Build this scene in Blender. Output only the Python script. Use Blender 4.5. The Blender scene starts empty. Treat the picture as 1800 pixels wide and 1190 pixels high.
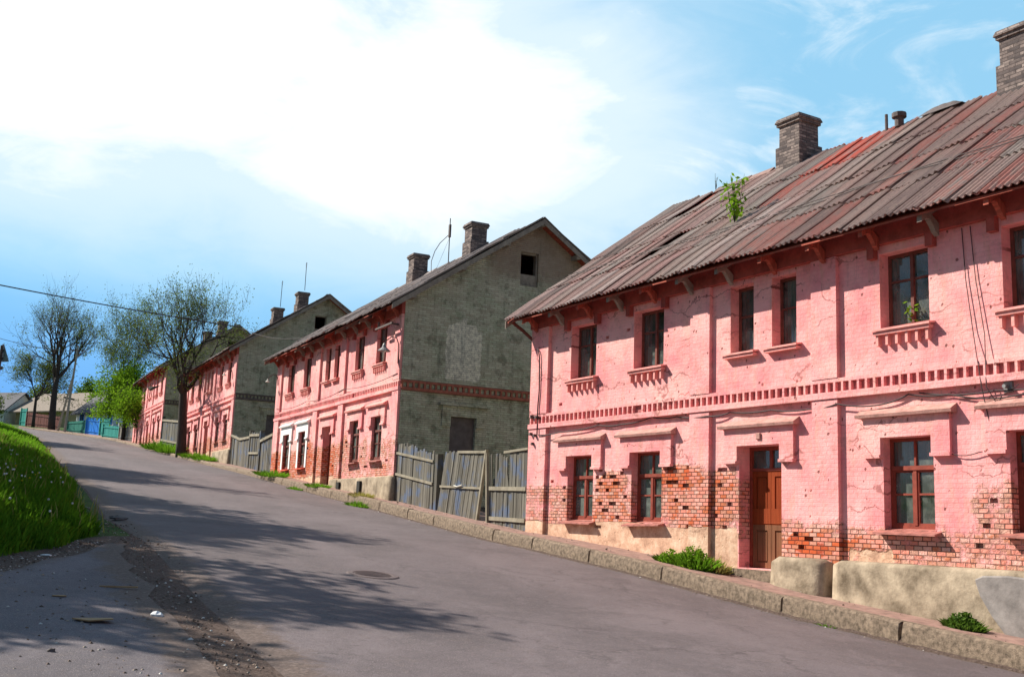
import bpy, math, random
import numpy as np
from math import radians as RAD, sin, cos, pi
random.seed(7); rng = np.random.default_rng(7)
SC = bpy.context.scene
COL = SC.collection

# ------------------------------------------------------------------ camera
cam_d = bpy.data.cameras.new("camera"); cam = bpy.data.objects.new("camera", cam_d); COL.objects.link(cam)
from mathutils import Matrix, Vector, noise as mnoise
_r = Vector((0.99924949, -0.00656839, 0.03817479)); _u = Vector((-0.03873575, -0.16944193, 0.98477864))
_f = _r.cross(_u) * -1.0
cam.matrix_world = Matrix(((_r.x, _u.x, -_f.x, 0), (_r.y, _u.y, -_f.y, 0), (_r.z, _u.z, -_f.z, 0), (0, 0, 0, 1)))
cam_d.sensor_width = 36.0; cam_d.lens = 38.0; cam_d.clip_start = 0.1; cam_d.clip_end = 3000
SC.camera = cam

# ------------------------------------------------------------------ light
SUN = Vector((-1.554, 0.639, 1.35)).normalized()
sun_d = bpy.data.lights.new("sun", 'SUN'); sun_d.energy = 5.0; sun_d.angle = RAD(0.55); sun_d.color = (1.0, 0.93, 0.82)
sun = bpy.data.objects.new("sun", sun_d); COL.objects.link(sun)
sun.rotation_mode = 'QUATERNION'; sun.rotation_quaternion = SUN.to_track_quat('Z', 'Y')
SC.view_settings.view_transform = 'Standard'; SC.view_settings.look = 'None'
SC.view_settings.exposure = 0.70; SC.view_settings.gamma = 1.0; SC.view_settings.use_curve_mapping = False


class NT:
    """small helper to write node trees"""
    def __init__(s, tree): s.t = tree; s.n = tree.nodes; s.l = tree.links
    def new(s, typ, **kw):
        nd = s.n.new(typ)
        for k, v in kw.items(): setattr(nd, k, v)
        return nd
    def put(s, sock, v):
        if isinstance(v, bpy.types.NodeSocket): s.l.new(v, sock)
        elif v is not None:
            if isinstance(v, (tuple, list)) and len(v) == 3 and sock.type == 'RGBA': v = (*v, 1)
            sock.default_value = v
    def math(s, op, a, b=None, c=None, clamp=False):
        nd = s.new('ShaderNodeMath', operation=op, use_clamp=clamp)
        s.put(nd.inputs[0], a)
        if b is not None: s.put(nd.inputs[1], b)
        if c is not None: s.put(nd.inputs[2], c)
        return nd.outputs[0]
    def mix(s, fac, a, b, blend='MIX'):
        nd = s.new('ShaderNodeMix', data_type='RGBA', blend_type=blend)
        s.put(nd.inputs[0], fac); s.put(nd.inputs[6], a); s.put(nd.inputs[7], b)
        return nd.outputs[2]
    def noise(s, vec, scale, detail=3, rough=0.55, out=0, dist=0.0):
        nd = s.new('ShaderNodeTexNoise'); s.put(nd.inputs['Vector'], vec)
        nd.inputs['Scale'].default_value = scale; nd.inputs['Detail'].default_value = detail
        nd.inputs['Roughness'].default_value = rough; nd.inputs['Distortion'].default_value = dist
        return nd.outputs[out]
    def ss(s, x, lo, hi):
        nd = s.new('ShaderNodeMapRange', interpolation_type='SMOOTHSTEP')
        s.put(nd.inputs[0], x); nd.inputs[1].default_value = lo; nd.inputs[2].default_value = hi
        return nd.outputs[0]
    def ramp(s, x, stops):
        nd = s.new('ShaderNodeValToRGB'); s.put(nd.inputs[0], x); cr = nd.color_ramp
        while len(cr.elements) < len(stops): cr.elements.new(0.5)
        for e, (p, c) in zip(cr.elements, stops): e.position = p; e.color = (*c, 1)
        return nd.outputs[0]
    def vec(s, x, y, z=0.0):
        nd = s.new('ShaderNodeCombineXYZ'); s.put(nd.inputs[0], x); s.put(nd.inputs[1], y); s.put(nd.inputs[2], z)
        return nd.outputs[0]
    def sep(s, v):
        nd = s.new('ShaderNodeSeparateXYZ'); s.put(nd.inputs[0], v); return nd.outputs
    def vmul(s, v, m):
        nd = s.new('ShaderNodeVectorMath', operation='MULTIPLY'); s.put(nd.inputs[0], v); nd.inputs[1].default_value = m
        return nd.outputs[0]
    def obj(s): return s.new('ShaderNodeTexCoord').outputs['Object']
    def attr(s, name): return s.new('ShaderNodeAttribute', attribute_name=name).outputs['Fac']
    def attrc(s, name): return s.new('ShaderNodeAttribute', attribute_name=name).outputs['Color']
    def bump(s, h, dist=0.01, strength=1.0):
        nd = s.new('ShaderNodeBump'); nd.inputs['Distance'].default_value = dist; nd.inputs['Strength'].default_value = strength
        s.put(nd.inputs['Height'], h); return nd.outputs[0]


# ------------------------------------------------------------------ sky
world = bpy.data.worlds.new("World"); SC.world = world; world.use_nodes = True
W = NT(world.node_tree); W.n.clear()
tc = W.new('ShaderNodeTexCoord').outputs['Generated']
sky = W.new('ShaderNodeTexSky', sky_type='NISHITA', sun_disc=False)
sky.sun_elevation = math.asin(SUN.z); sky.sun_rotation = math.atan2(SUN.x, SUN.y)
sky.air_density = 1.0; sky.dust_density = 0.6; sky.ozone_density = 2.5
dx, dy, dz = W.sep(tc)
elev = W.math('ARCTAN2', dz, W.math('SQRT', W.math('ADD', W.math('MULTIPLY', dx, dx), W.math('MULTIPLY', dy, dy))))
az = W.math('ARCTAN2', dx, dy)
# clear-sky colour: Nishita lifted with the deep blue this air has low over the hill to the left
grad = W.ramp(W.math('MULTIPLY', elev, 1.6), [(0.0, (1.2, 4.4, 11.0)), (0.14, (1.5, 5.0, 11.4)), (0.34, (3.4, 8.0, 11.8)), (0.9, (2.4, 6.0, 10.4))])
front = W.ss(W.math('ABSOLUTE', az), 1.9, 0.9)   # behind the camera plain Nishita sky
azf = W.ss(az, -0.40, 0.10)
grad = W.mix(W.math('MULTIPLY', azf, 0.85), grad, (4.0, 8.0, 11.0))
clear = W.mix(W.math('MULTIPLY', front, 0.9), sky.outputs[0], grad)
# clouds: one big bright veil up to the left, thin streaks elsewhere
n1 = W.noise(W.vmul(tc, (1.0, 1.0, 2.0)), 2.6, 7, 0.58, dist=0.4)
n2 = W.noise(W.vmul(tc, (1.0, 1.0, 2.6)), 7.0, 8, 0.62, dist=0.8)
def blob(a0, e0, ra, re):
    a = W.math('DIVIDE', W.math('SUBTRACT', az, a0), ra); e = W.math('DIVIDE', W.math('SUBTRACT', elev, e0), re)
    return W.math('SUBTRACT', 1.0, W.math('SQRT', W.math('ADD', W.math('MULTIPLY', a, a), W.math('MULTIPLY', e, e))))
b1 = W.math('MAXIMUM', blob(-0.36, 0.43, 0.36, 0.17), blob(-0.12, 0.36, 0.22, 0.13))
b1 = W.math('MAXIMUM', b1, blob(-0.52, 0.345, 0.26, 0.10))
veil = W.ss(W.math('ADD', b1, W.math('ADD', W.math('MULTIPLY', W.math('SUBTRACT', n1, 0.5), 1.25), W.math('MULTIPLY', W.math('SUBTRACT', n2, 0.5), 0.85))), -0.20, 0.50)
haze = W.math('MULTIPLY', W.math('MULTIPLY', W.ss(W.math('ADD', b1, W.math('ADD', W.math('MULTIPLY', W.math('SUBTRACT', n1, 0.5), 1.1), W.math('MULTIPLY', W.math('SUBTRACT', n2, 0.5), 0.7))), -0.80, 0.15), 0.62), W.ss(elev, 0.10, 0.30))
wisp = W.math('MULTIPLY', W.ss(W.math('ADD', W.math('MULTIPLY', n2, 0.6), W.math('MULTIPLY', n1, 0.5)), 0.52, 0.72), W.ss(elev, 0.16, 0.34))
wisp = W.math('MULTIPLY', W.math('MULTIPLY', wisp, 0.75), front)
cl = W.math('MAXIMUM', W.math('MAXIMUM', veil, haze), wisp)
colr = W.mix(cl, clear, (11.6, 12.3, 12.6))
bg = W.new('ShaderNodeBackground'); W.put(bg.inputs[0], colr); bg.inputs[1].default_value = 0.055
wo = W.new('ShaderNodeOutputWorld'); W.l.new(bg.outputs[0], wo.inputs[0])


# ------------------------------------------------------------------ materials
def mat(name, build, rough=0.85, spec=0.25):
    m = bpy.data.materials.new(name); m.use_nodes = True; t = NT(m.node_tree); t.n.clear()
    b = t.new('ShaderNodeBsdfPrincipled'); o = t.new('ShaderNodeOutputMaterial'); t.l.new(b.outputs[0], o.inputs[0])
    b.inputs['Roughness'].default_value = rough; b.inputs['Specular IOR Level'].default_value = spec
    build(t, b); return m

def plain(name, c, var=0.25, scale=6.0, rough=0.85, bumpd=0.004, spec=0.25, c2=None, stretch=(1, 1, 1)):
    def f(t, b):
        v = t.vmul(t.obj(), stretch)
        n = t.noise(v, scale, 6, 0.65)
        dark = tuple(x * (1 - var) for x in c); lite = tuple(min(1, x * (1 + var)) for x in (c2 or c))
        t.put(b.inputs['Base Color'], t.ramp(n, [(0.3, dark), (0.7, lite)]))
        if bumpd: t.put(b.inputs['Normal'], t.bump(t.noise(v, scale * 6, 4, 0.6), bumpd))
    return mat(name, f, rough, spec)

def brick_nodes(t, uvec, mortar=0.009, bw=0.262, rh=0.0735):
    br = t.new('ShaderNodeTexBrick'); t.put(br.inputs['Vector'], uvec)
    br.inputs['Color1'].default_value = (0, 0, 0, 1); br.inputs['Color2'].default_value = (1, 1, 1, 1)
    br.inputs['Mortar'].default_value = (0.5, 0.5, 0.5, 1); br.inputs['Scale'].default_value = 1.0
    br.inputs['Mortar Size'].default_value = mortar; br.inputs['Mortar Smooth'].default_value = 0.25
    br.inputs['Bias'].default_value = 0.0; br.inputs['Brick Width'].default_value = bw; br.inputs['Row Height'].default_value = rh
    return br.outputs['Color'], br.outputs['Fac']

def facade_mat(name, pink, fine=True):
    """old lime paint over brickwork; attribute 'wear' = how far the paint has gone, 'render' = cream plaster left at the foot"""
    def f(t, b):
        o = t.obj(); x, y, z = t.sep(o)
        wob = t.noise(o, 3.0, 3, 0.5)
        uv = t.vec(t.math('ADD', x, y), t.math('ADD', z, t.math('MULTIPLY', wob, 0.012)))
        rnd, mort = brick_nodes(t, uv, .0085, .168)
        nb = t.noise(o, 1.3, 5, 0.6); nf = t.noise(o, 14.0, 5, 0.7); ns = t.noise(t.vmul(o, (3, 3, 0.5)), 2.2, 4, 0.6)
        wear = t.math('ADD', t.attr('wear'), t.math('MULTIPLY', t.math('SUBTRACT', t.noise(o, 3.0, 7, 0.72), 0.5), 1.15))
        # paint
        lite = tuple(min(1, c * k) for c, k in zip(pink, (1.04, 1.28, 1.25))); dark = tuple(c * k for c, k in zip(pink, (0.82, 0.68, 0.74)))
        p = t.ramp(nb, [(0.32, dark), (0.5, pink), (0.68, lite)])
        p = t.mix(t.math('MULTIPLY', t.ss(ns, 0.50, 0.72), 0.45), p, (0.66, 0.36, 0.26))
        p = t.mix(t.math('MULTIPLY', t.ss(t.noise(t.vmul(o, (5, 5, 0.35)), 1.5, 5, 0.7), 0.55, 0.75), 0.32), p, (0.42, 0.17, 0.17))
        p = t.mix(t.math('MULTIPLY', t.ss(t.noise(o, 0.6, 4, 0.6), 0.48, 0.62), 0.65), p, (0.95, 0.52, 0.47))
        p = t.mix(t.math('MULTIPLY', t.ss(nf, 0.62, 0.74), 0.5), p, (0.44, 0.21, 0.19))
        p = t.mix(t.math('MULTIPLY', t.math('MULTIPLY', mort, t.ss(t.noise(o, 1.1, 4, 0.6), 0.35, 0.7)), 0.26), p, (0.40, 0.17, 0.15))
        vo = t.new('ShaderNodeTexVoronoi', feature='F1'); vo.inputs['Scale'].default_value = 2.6; vo.inputs['Randomness'].default_value = 1.0
        t.put(vo.inputs['Vector'], t.vmul(t.vec(t.math('ADD', x, t.math('MULTIPLY', nf, 0.03)), t.math('ADD', z, t.math('MULTIPLY', wob, 0.05))), (1, 1, 1)))
        chip = t.math('MULTIPLY', t.ss(vo.outputs['Distance'], 0.085, 0.06), t.ss(t.noise(o, 0.9, 3, 0.5), 0.47, 0.53))
        v2 = t.new('ShaderNodeTexVoronoi', feature='F1'); v2.inputs['Scale'].default_value = 6.5
        t.put(v2.inputs['Vector'], t.vec(t.math('ADD', x, t.math('MULTIPLY', nf, 0.05)), t.math('ADD', t.math('MULTIPLY', z, 0.8), t.math('MULTIPLY', nf, 0.06))))
        chip2 = t.math('MULTIPLY', t.ss(v2.outputs['Distance'], 0.17, 0.10), t.ss(t.noise(o, 2.0, 4, 0.6), 0.50, 0.56))
        chip = t.math('MAXIMUM', chip, chip2)
        crk = t.new('ShaderNodeTexVoronoi', feature='DISTANCE_TO_EDGE'); crk.inputs['Scale'].default_value = 1.0
        t.put(crk.inputs['Vector'], t.vec(t.math('ADD', t.math('MULTIPLY', x, 0.35), t.math('MULTIPLY', wob, 0.5)), t.math('ADD', t.math('MULTIPLY', z, 1.7), t.math('MULTIPLY', nb, 1.2))))
        ck = t.math('MULTIPLY', t.ss(crk.outputs[0], 0.020, 0.004), t.ss(t.noise(o, 0.8, 2, 0.5), 0.46, 0.56))
        p = t.mix(t.math('MULTIPLY', ck, 0.7), p, (0.28, 0.10, 0.09))
        p = t.mix(t.math('MULTIPLY', t.ss(t.noise(o, 3.4, 7, 0.8), 0.50, 0.64), 0.55), p, (0.55, 0.25, 0.22))
        p = t.mix(t.math('MULTIPLY', chip, 0.85), p, (0.24, 0.075, 0.06))
        # bare bricks, half of them still carrying paint
        bare = t.ramp(rnd, [(0.0, (0.40, 0.05, 0.012)), (0.4, (0.74, 0.13, 0.03)), (0.7, (0.66, 0.20, 0.09)), (1.0, (0.78, 0.46, 0.36))])
        bare = t.mix(t.math('MULTIPLY', nf, 0.5), bare, (0.30, 0.10, 0.07))
        faded = t.mix(t.ss(t.math('ADD', rnd, t.math('MULTIPLY', nf, 0.5)), 0.35, 1.0), (0.74, 0.27, 0.20), (0.84, 0.50, 0.42))
        k_bare = t.ss(t.math('ADD', wear, t.math('MULTIPLY', t.math('SUBTRACT', rnd, 0.5), 0.7)), 0.50, 0.66)
        wallc = t.mix(t.ss(wear, 0.28, 0.42), p, faded)
        wallc = t.mix(k_bare, wallc, bare)
        wallc = t.mix(t.math('MULTIPLY', t.math('MULTIPLY', t.ss(wear, 0.25, 0.45), mort), 0.9), wallc, (0.075, 0.028, 0.022))
        # cream render at the foot of the wall
        rn = t.math('ADD', t.attr('render'), t.math('MULTIPLY', t.math('SUBTRACT', t.noise(o, 3.0, 5, 0.6), 0.5), 0.5))
        kr = t.ss(rn, 0.46, 0.54)
        rc = t.ramp(t.noise(o, 2.6, 8, 0.78), [(0.34, (0.34, 0.19, 0.13)), (0.5, (0.64, 0.40, 0.275)), (0.66, (0.80, 0.60, 0.44))])
        wallc = t.mix(kr, wallc, rc)
        t.put(b.inputs['Base Color'], wallc)
        h = t.math('MULTIPLY', t.math('SUBTRACT', 1.0, mort), t.math('ADD', 0.12, t.math('MULTIPLY', t.ss(wear, 0.2, 0.5), 1.8)))
        h = t.math('MULTIPLY', h, t.math('SUBTRACT', 1.0, kr))
        h = t.math('SUBTRACT', t.math('ADD', h, t.math('MULTIPLY', nf, 0.9)), t.math('MULTIPLY', chip, 0.8)); h = t.math('ADD', h, t.math('MULTIPLY', wob, 0.8))
        h = t.math('ADD', h, t.math('MULTIPLY', rnd, t.math('MULTIPLY', t.ss(wear, 0.4, 0.7), 0.9)))
        t.put(b.inputs['Normal'], t.bump(h, 0.014))
    return mat(name, f, 0.9, 0.15)

def gable_mat(name):
    def f(t, b):
        o = t.obj(); x, y, z = t.sep(o)
        rnd, mort = brick_nodes(t, t.vec(t.math('ADD', x, y), z), 0.010)
        n = t.noise(o, 1.1, 6, 0.65); nf = t.noise(o, 9.0, 6, 0.7)
        c = t.ramp(n, [(0.3, (0.30, 0.33, 0.23)), (0.46, (0.50, 0.52, 0.37)), (0.58, (0.58, 0.56, 0.42)), (0.72, (0.70, 0.64, 0.50))])
        c = t.mix(t.math('MULTIPLY', t.ss(t.noise(o, 3.6, 7, 0.75), 0.44, 0.62), 0.7), c, (0.66, 0.64, 0.50))
        c = t.mix(t.math('MULTIPLY', t.ss(t.noise(o, 2.3, 7, 0.75), 0.50, 0.64), 0.7), c, (0.13, 0.15, 0.10))
        c = t.mix(t.math('MULTIPLY', rnd, 0.45), c, (0.30, 0.20, 0.15))
        c = t.mix(t.math('MULTIPLY', t.ss(nf, 0.55, 0.7), 0.5), c, (0.62, 0.58, 0.46))
        c = t.mix(t.math('MULTIPLY', mort, 0.45), c, (0.13, 0.12, 0.10))
        wr = t.math('ADD', t.attr('wear'), t.math('MULTIPLY', t.math('SUBTRACT', t.noise(o, 3.5, 5, 0.7), 0.5), 0.9))
        red = t.ramp(rnd, [(0, (0.36, 0.07, 0.04)), (0.6, (0.66, 0.12, 0.06)), (1, (0.50, 0.26, 0.19))])
        c = t.mix(t.ss(wr, 0.5, 0.62), c, red)
        c = t.mix(t.math('MAXIMUM', t.attr('render'), 0.0), c, t.mix(nf, (0.20, 0.12, 0.10), (0.40, 0.29, 0.22)))
        pale = t.math('ADD', t.math('MULTIPLY', t.attr('render'), -1.0), t.math('MULTIPLY', t.math('SUBTRACT', t.noise(o, 5.0, 5, 0.7), 0.5), 0.9))
        pc = t.mix(t.ss(t.noise(o, 7.0, 6, 0.8), 0.4, 0.62), (0.95, 0.88, 0.72), (0.55, 0.50, 0.41))
        pc = t.mix(t.math('MULTIPLY', mort, 0.5), pc, (0.15, 0.13, 0.11))
        c = t.mix(t.math('MULTIPLY', t.ss(pale, 0.34, 0.5), 0.9), c, pc)
        c = t.mix(t.math('MULTIPLY', t.ss(t.noise(t.vmul(o, (3, 3, 0.35)), 1.3, 5, 0.7), 0.52, 0.72), 0.5), c, (0.12, 0.12, 0.10))
        t.put(b.inputs['Base Color'], c)
        h = t.math('ADD', t.math('MULTIPLY', nf, 2.0), t.math('MULTIPLY', t.math('SUBTRACT', 1.0, mort), 0.9))
        t.put(b.inputs['Normal'], t.bump(h, 0.016))
    return mat(name, f, 0.95, 0.1)

def roof_mat(name, grey=0.0):
    def f(t, b):
        o = t.obj(); a = t.attr('tint'); r2 = t.attr('red')
        v = t.vmul(o, (6.0, 1.0, 1.0))
        n = t.noise(v, 1.6, 6, 0.7); nf = t.noise(o, 16, 5, 0.7)
        c = t.ramp(a, [(0.0, (0.15, 0.12, 0.11)), (0.3, (0.26, 0.175, 0.155)), (0.5, (0.32, 0.245, 0.215)), (0.7, (0.31, 0.27, 0.24)), (0.86, (0.36, 0.21, 0.19)), (1.0, (0.40, 0.34, 0.31))])
        if grey: c = t.mix(grey, c, t.ramp(a, [(0, (0.10, 0.095, 0.10)), (0.5, (0.20, 0.18, 0.18)), (1.0, (0.36, 0.31, 0.29))]))
        c = t.mix(t.math('MULTIPLY', t.ss(n, 0.45, 0.68), 0.5), c, (0.38, 0.28, 0.235))
        c = t.mix(t.math('MULTIPLY', t.ss(t.noise(t.vmul(o, (1.6, .5, .5)), 1.0, 5, 0.65), 0.46, 0.66), 0.0 if grey else 0.24), c, (0.40, 0.17, 0.135))
        c = t.mix(t.math('MULTIPLY', t.ss(nf, 0.5, 0.68), 0.45), c, (0.07, 0.055, 0.05))
        c = t.mix(t.math('MULTIPLY', r2, t.ss(t.noise(v, 2.2, 4, 0.6), 0.36, 0.56)), c, (0.52, 0.11, 0.075))
        t.put(b.inputs['Base Color'], c); t.put(b.inputs['Normal'], t.bump(nf, 0.006))
    return mat(name, f, 0.85, 0.2)

def ground_mat(name):
    def f(t, b):
        o = t.obj(); g = t.attr('grass')
        n = t.noise(o, 0.8, 6, 0.65); nf = t.noise(o, 22, 6, 0.75); sp = t.noise(o, 60, 3, 0.6)
        dirt = t.ramp(nf, [(0.3, (0.06, 0.042, 0.034)), (0.55, (0.135, 0.095, 0.078)), (0.72, (0.26, 0.20, 0.165))])
        dirt = t.mix(t.ss(sp, 0.66, 0.72), dirt, (0.45, 0.38, 0.32))
        gr = t.ramp(n, [(0.3, (0.025, 0.055, 0.012)), (0.7, (0.075, 0.12, 0.03))])
        k = t.ss(t.math('ADD', g, t.math('MULTIPLY', t.math('SUBTRACT', t.noise(o, 2.5, 5, 0.7), 0.5), 0.8)), 0.4, 0.6)
        t.put(b.inputs['Base Color'], t.mix(k, dirt, gr)); t.put(b.inputs['Normal'], t.bump(t.math('ADD', nf, sp), 0.02))
    return mat(name, f, 0.95, 0.1)

def asphalt_mat(name, base=(0.160, 0.128, 0.131), crack=True):
    def f(t, b):
        o = t.obj()
        n = t.noise(o, 0.35, 6, 0.6); m = t.noise(o, 2.2, 6, 0.7); nf = t.noise(o, 45, 4, 0.8); sp = t.noise(o, 110, 2, 0.5)
        d = tuple(c * 0.80 for c in base); l = tuple(c * 1.22 for c in base)
        c = t.ramp(n, [(0.36, d), (0.64, l)])
        c = t.mix(t.math('MULTIPLY', t.ss(t.noise(t.vmul(o, (1, 0.5, 1)), 1.1, 8, 0.8), 0.48, 0.62), 0.55), c, tuple(x * 1.5 for x in base))
        c = t.mix(t.math('MULTIPLY', t.ss(t.noise(o, 9.0, 6, 0.85), 0.52, 0.66), 0.6), c, tuple(x * 0.5 for x in base))
        c = t.mix(t.math('MULTIPLY', t.ss(m, 0.5, 0.72), 0.4), c, tuple(x * 1.35 for x in base))
        c = t.mix(t.math('MULTIPLY', t.ss(m, 0.5, 0.30), 0.35), c, tuple(x * 0.6 for x in base))
        pv = t.new('ShaderNodeTexVoronoi', feature='F1'); pv.inputs['Scale'].default_value = 0.22; t.put(pv.inputs['Vector'], t.vmul(o, (1.0, 0.45, 1)))
        pr = t.sep(pv.outputs['Color'])[0]
        c = t.mix(t.math('MULTIPLY', t.ss(pr, 0.62, 0.66), 0.30), c, tuple(x * 0.72 for x in base))
        la = t.attr('lat'); tw = t.math('ADD', t.ss(t.math('ABSOLUTE', t.math('SUBTRACT', la, 0.30)), 0.10, 0.0), t.ss(t.math('ABSOLUTE', t.math('SUBTRACT', la, 0.62)), 0.10, 0.0))
        c = t.mix(t.math('MULTIPLY', t.math('MULTIPLY', tw, m), 0.55), c, tuple(x * 1.55 for x in base))
        c = t.mix(t.math('MULTIPLY', t.ss(t.noise(t.vmul(o, (1, 1, 1)), 6.5, 6, 0.8), 0.5, 0.7), 0.45), c, (0.205, 0.155, 0.13))
        c = t.mix(t.math('MULTIPLY', nf, 0.6), c, tuple(x * 0.38 for x in base))
        c = t.mix(t.math('MULTIPLY', t.ss(sp, 0.60, 0.68), 0.8), c, (0.36, 0.31, 0.29))
        c = t.mix(t.math('MULTIPLY', t.ss(t.noise(o, 75, 2, 0.5), 0.40, 0.33), 0.7), c, (0.04, 0.034, 0.034))
        if crack:
            vo = t.new('ShaderNodeTexVoronoi', feature='DISTANCE_TO_EDGE'); vo.inputs['Scale'].default_value = 0.42
            w = t.new('ShaderNodeVectorMath', operation='ADD'); t.put(w.inputs[0], o)
            t.put(w.inputs[1], t.vmul(t.noise(o, 1.1, 5, 0.7, out=1), (1.6, 1.6, 0)))
            t.put(vo.inputs['Vector'], w.outputs[0])
            ck = t.math('MULTIPLY', t.ss(vo.outputs[0], 0.016, 0.002), t.ss(t.noise(o, 0.5, 3, 0.5), 0.42, 0.55))
            c = t.mix(t.math('MULTIPLY', ck, t.math('MULTIPLY', nf, 0.75)), c, (0.045, 0.036, 0.036))
        ed = t.math('ADD', t.attr('edge'), t.math('MULTIPLY', t.math('SUBTRACT', t.noise(o, 3.2, 7, 0.75), 0.5), 1.3))
        d2 = t.noise(o, 24, 6, 0.75)
        dirt = t.ramp(d2, [(0.3, (0.06, 0.042, 0.034)), (0.55, (0.135, 0.095, 0.078)), (0.72, (0.26, 0.20, 0.165))])
        c = t.mix(t.math('MULTIPLY', t.ss(ed, 0.35, 0.75), 0.92), c, dirt)
        t.put(b.inputs['Base Color'], c); t.put(b.inputs['Normal'], t.bump(t.math('ADD', nf, t.math('MULTIPLY', m, 0.6)), 0.008))
    return mat(name, f, 0.88, 0.25)

def wood_mat(name, c1, c2, stain=None, axis=(14, 14, 0.7)):
    def f(t, b):
        o = t.obj(); n = t.noise(t.vmul(o, axis), 1.6, 6, 0.7); m = t.noise(o, 1.7, 4, 0.6)
        c = t.ramp(n, [(0.3, c1), (0.7, c2)])
        c = t.mix(t.math('MULTIPLY', t.attr('tint'), 0.55), c, tuple(x * 0.45 for x in c1))
        if stain: c = t.mix(t.math('MULTIPLY', t.ss(m, 0.5, 0.66), 0.65), c, stain)
        t.put(b.inputs['Base Color'], c); t.put(b.inputs['Normal'], t.bump(n, 0.006))
    return mat(name, f, 0.9, 0.15)

def glass_mat(name, tint=(0.62, 0.68, 0.66), dirt=0.5):
    m = bpy.data.materials.new(name); m.use_nodes = True; t = NT(m.node_tree); t.n.clear()
    tr = t.new('ShaderNodeBsdfTransparent'); t.put(tr.inputs[0], tint)
    gl = t.new('ShaderNodeBsdfGlossy'); gl.inputs['Roughness'].default_value = 0.06; t.put(gl.inputs[0], (0.9, 0.95, 1.0))
    df = t.new('ShaderNodeBsdfDiffuse'); t.put(df.inputs[0], (0.33, 0.38, 0.34))
    fr = t.new('ShaderNodeFresnel'); fr.inputs[0].default_value = 1.5
    t.put(fr.inputs['Normal'], t.bump(t.noise(t.obj(), 1.8, 2, 0.5), 0.02, 0.6))
    a = t.new('ShaderNodeMixShader'); t.put(a.inputs[0], t.math('ADD', fr.outputs[0], 0.03)); t.l.new(tr.outputs[0], a.inputs[1]); t.l.new(gl.outputs[0], a.inputs[2])
    d = t.new('ShaderNodeMixShader'); t.put(d.inputs[0], t.math('MULTIPLY', t.ss(t.noise(t.obj(), 2.5, 5, 0.7), 0.2, 0.8), dirt)); t.l.new(a.outputs[0], d.inputs[1]); t.l.new(df.outputs[0], d.inputs[2])
    o = t.new('ShaderNodeOutputMaterial'); t.l.new(d.outputs[0], o.inputs[0]); return m

def leaf_mat(name, c1, c2, trans=0.35):
    m = bpy.data.materials.new(name); m.use_nodes = True; t = NT(m.node_tree); t.n.clear()
    c = t.mix(t.attr('tint'), c1, c2)
    d = t.new('ShaderNodeBsdfDiffuse'); t.put(d.inputs[0], c)
    q = t.new('ShaderNodeBsdfTranslucent'); t.put(q.inputs[0], t.mix(0.5, c, (c2[0] * 1.2, c2[1] * 1.4, c2[2] * 0.6)))
    x = t.new('ShaderNodeMixShader'); x.inputs[0].default_value = trans
    t.l.new(d.outputs[0], x.inputs[1]); t.l.new(q.outputs[0], x.inputs[2])
    o = t.new('ShaderNodeOutputMaterial'); t.l.new(x.outputs[0], o.inputs[0]); return m

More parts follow.
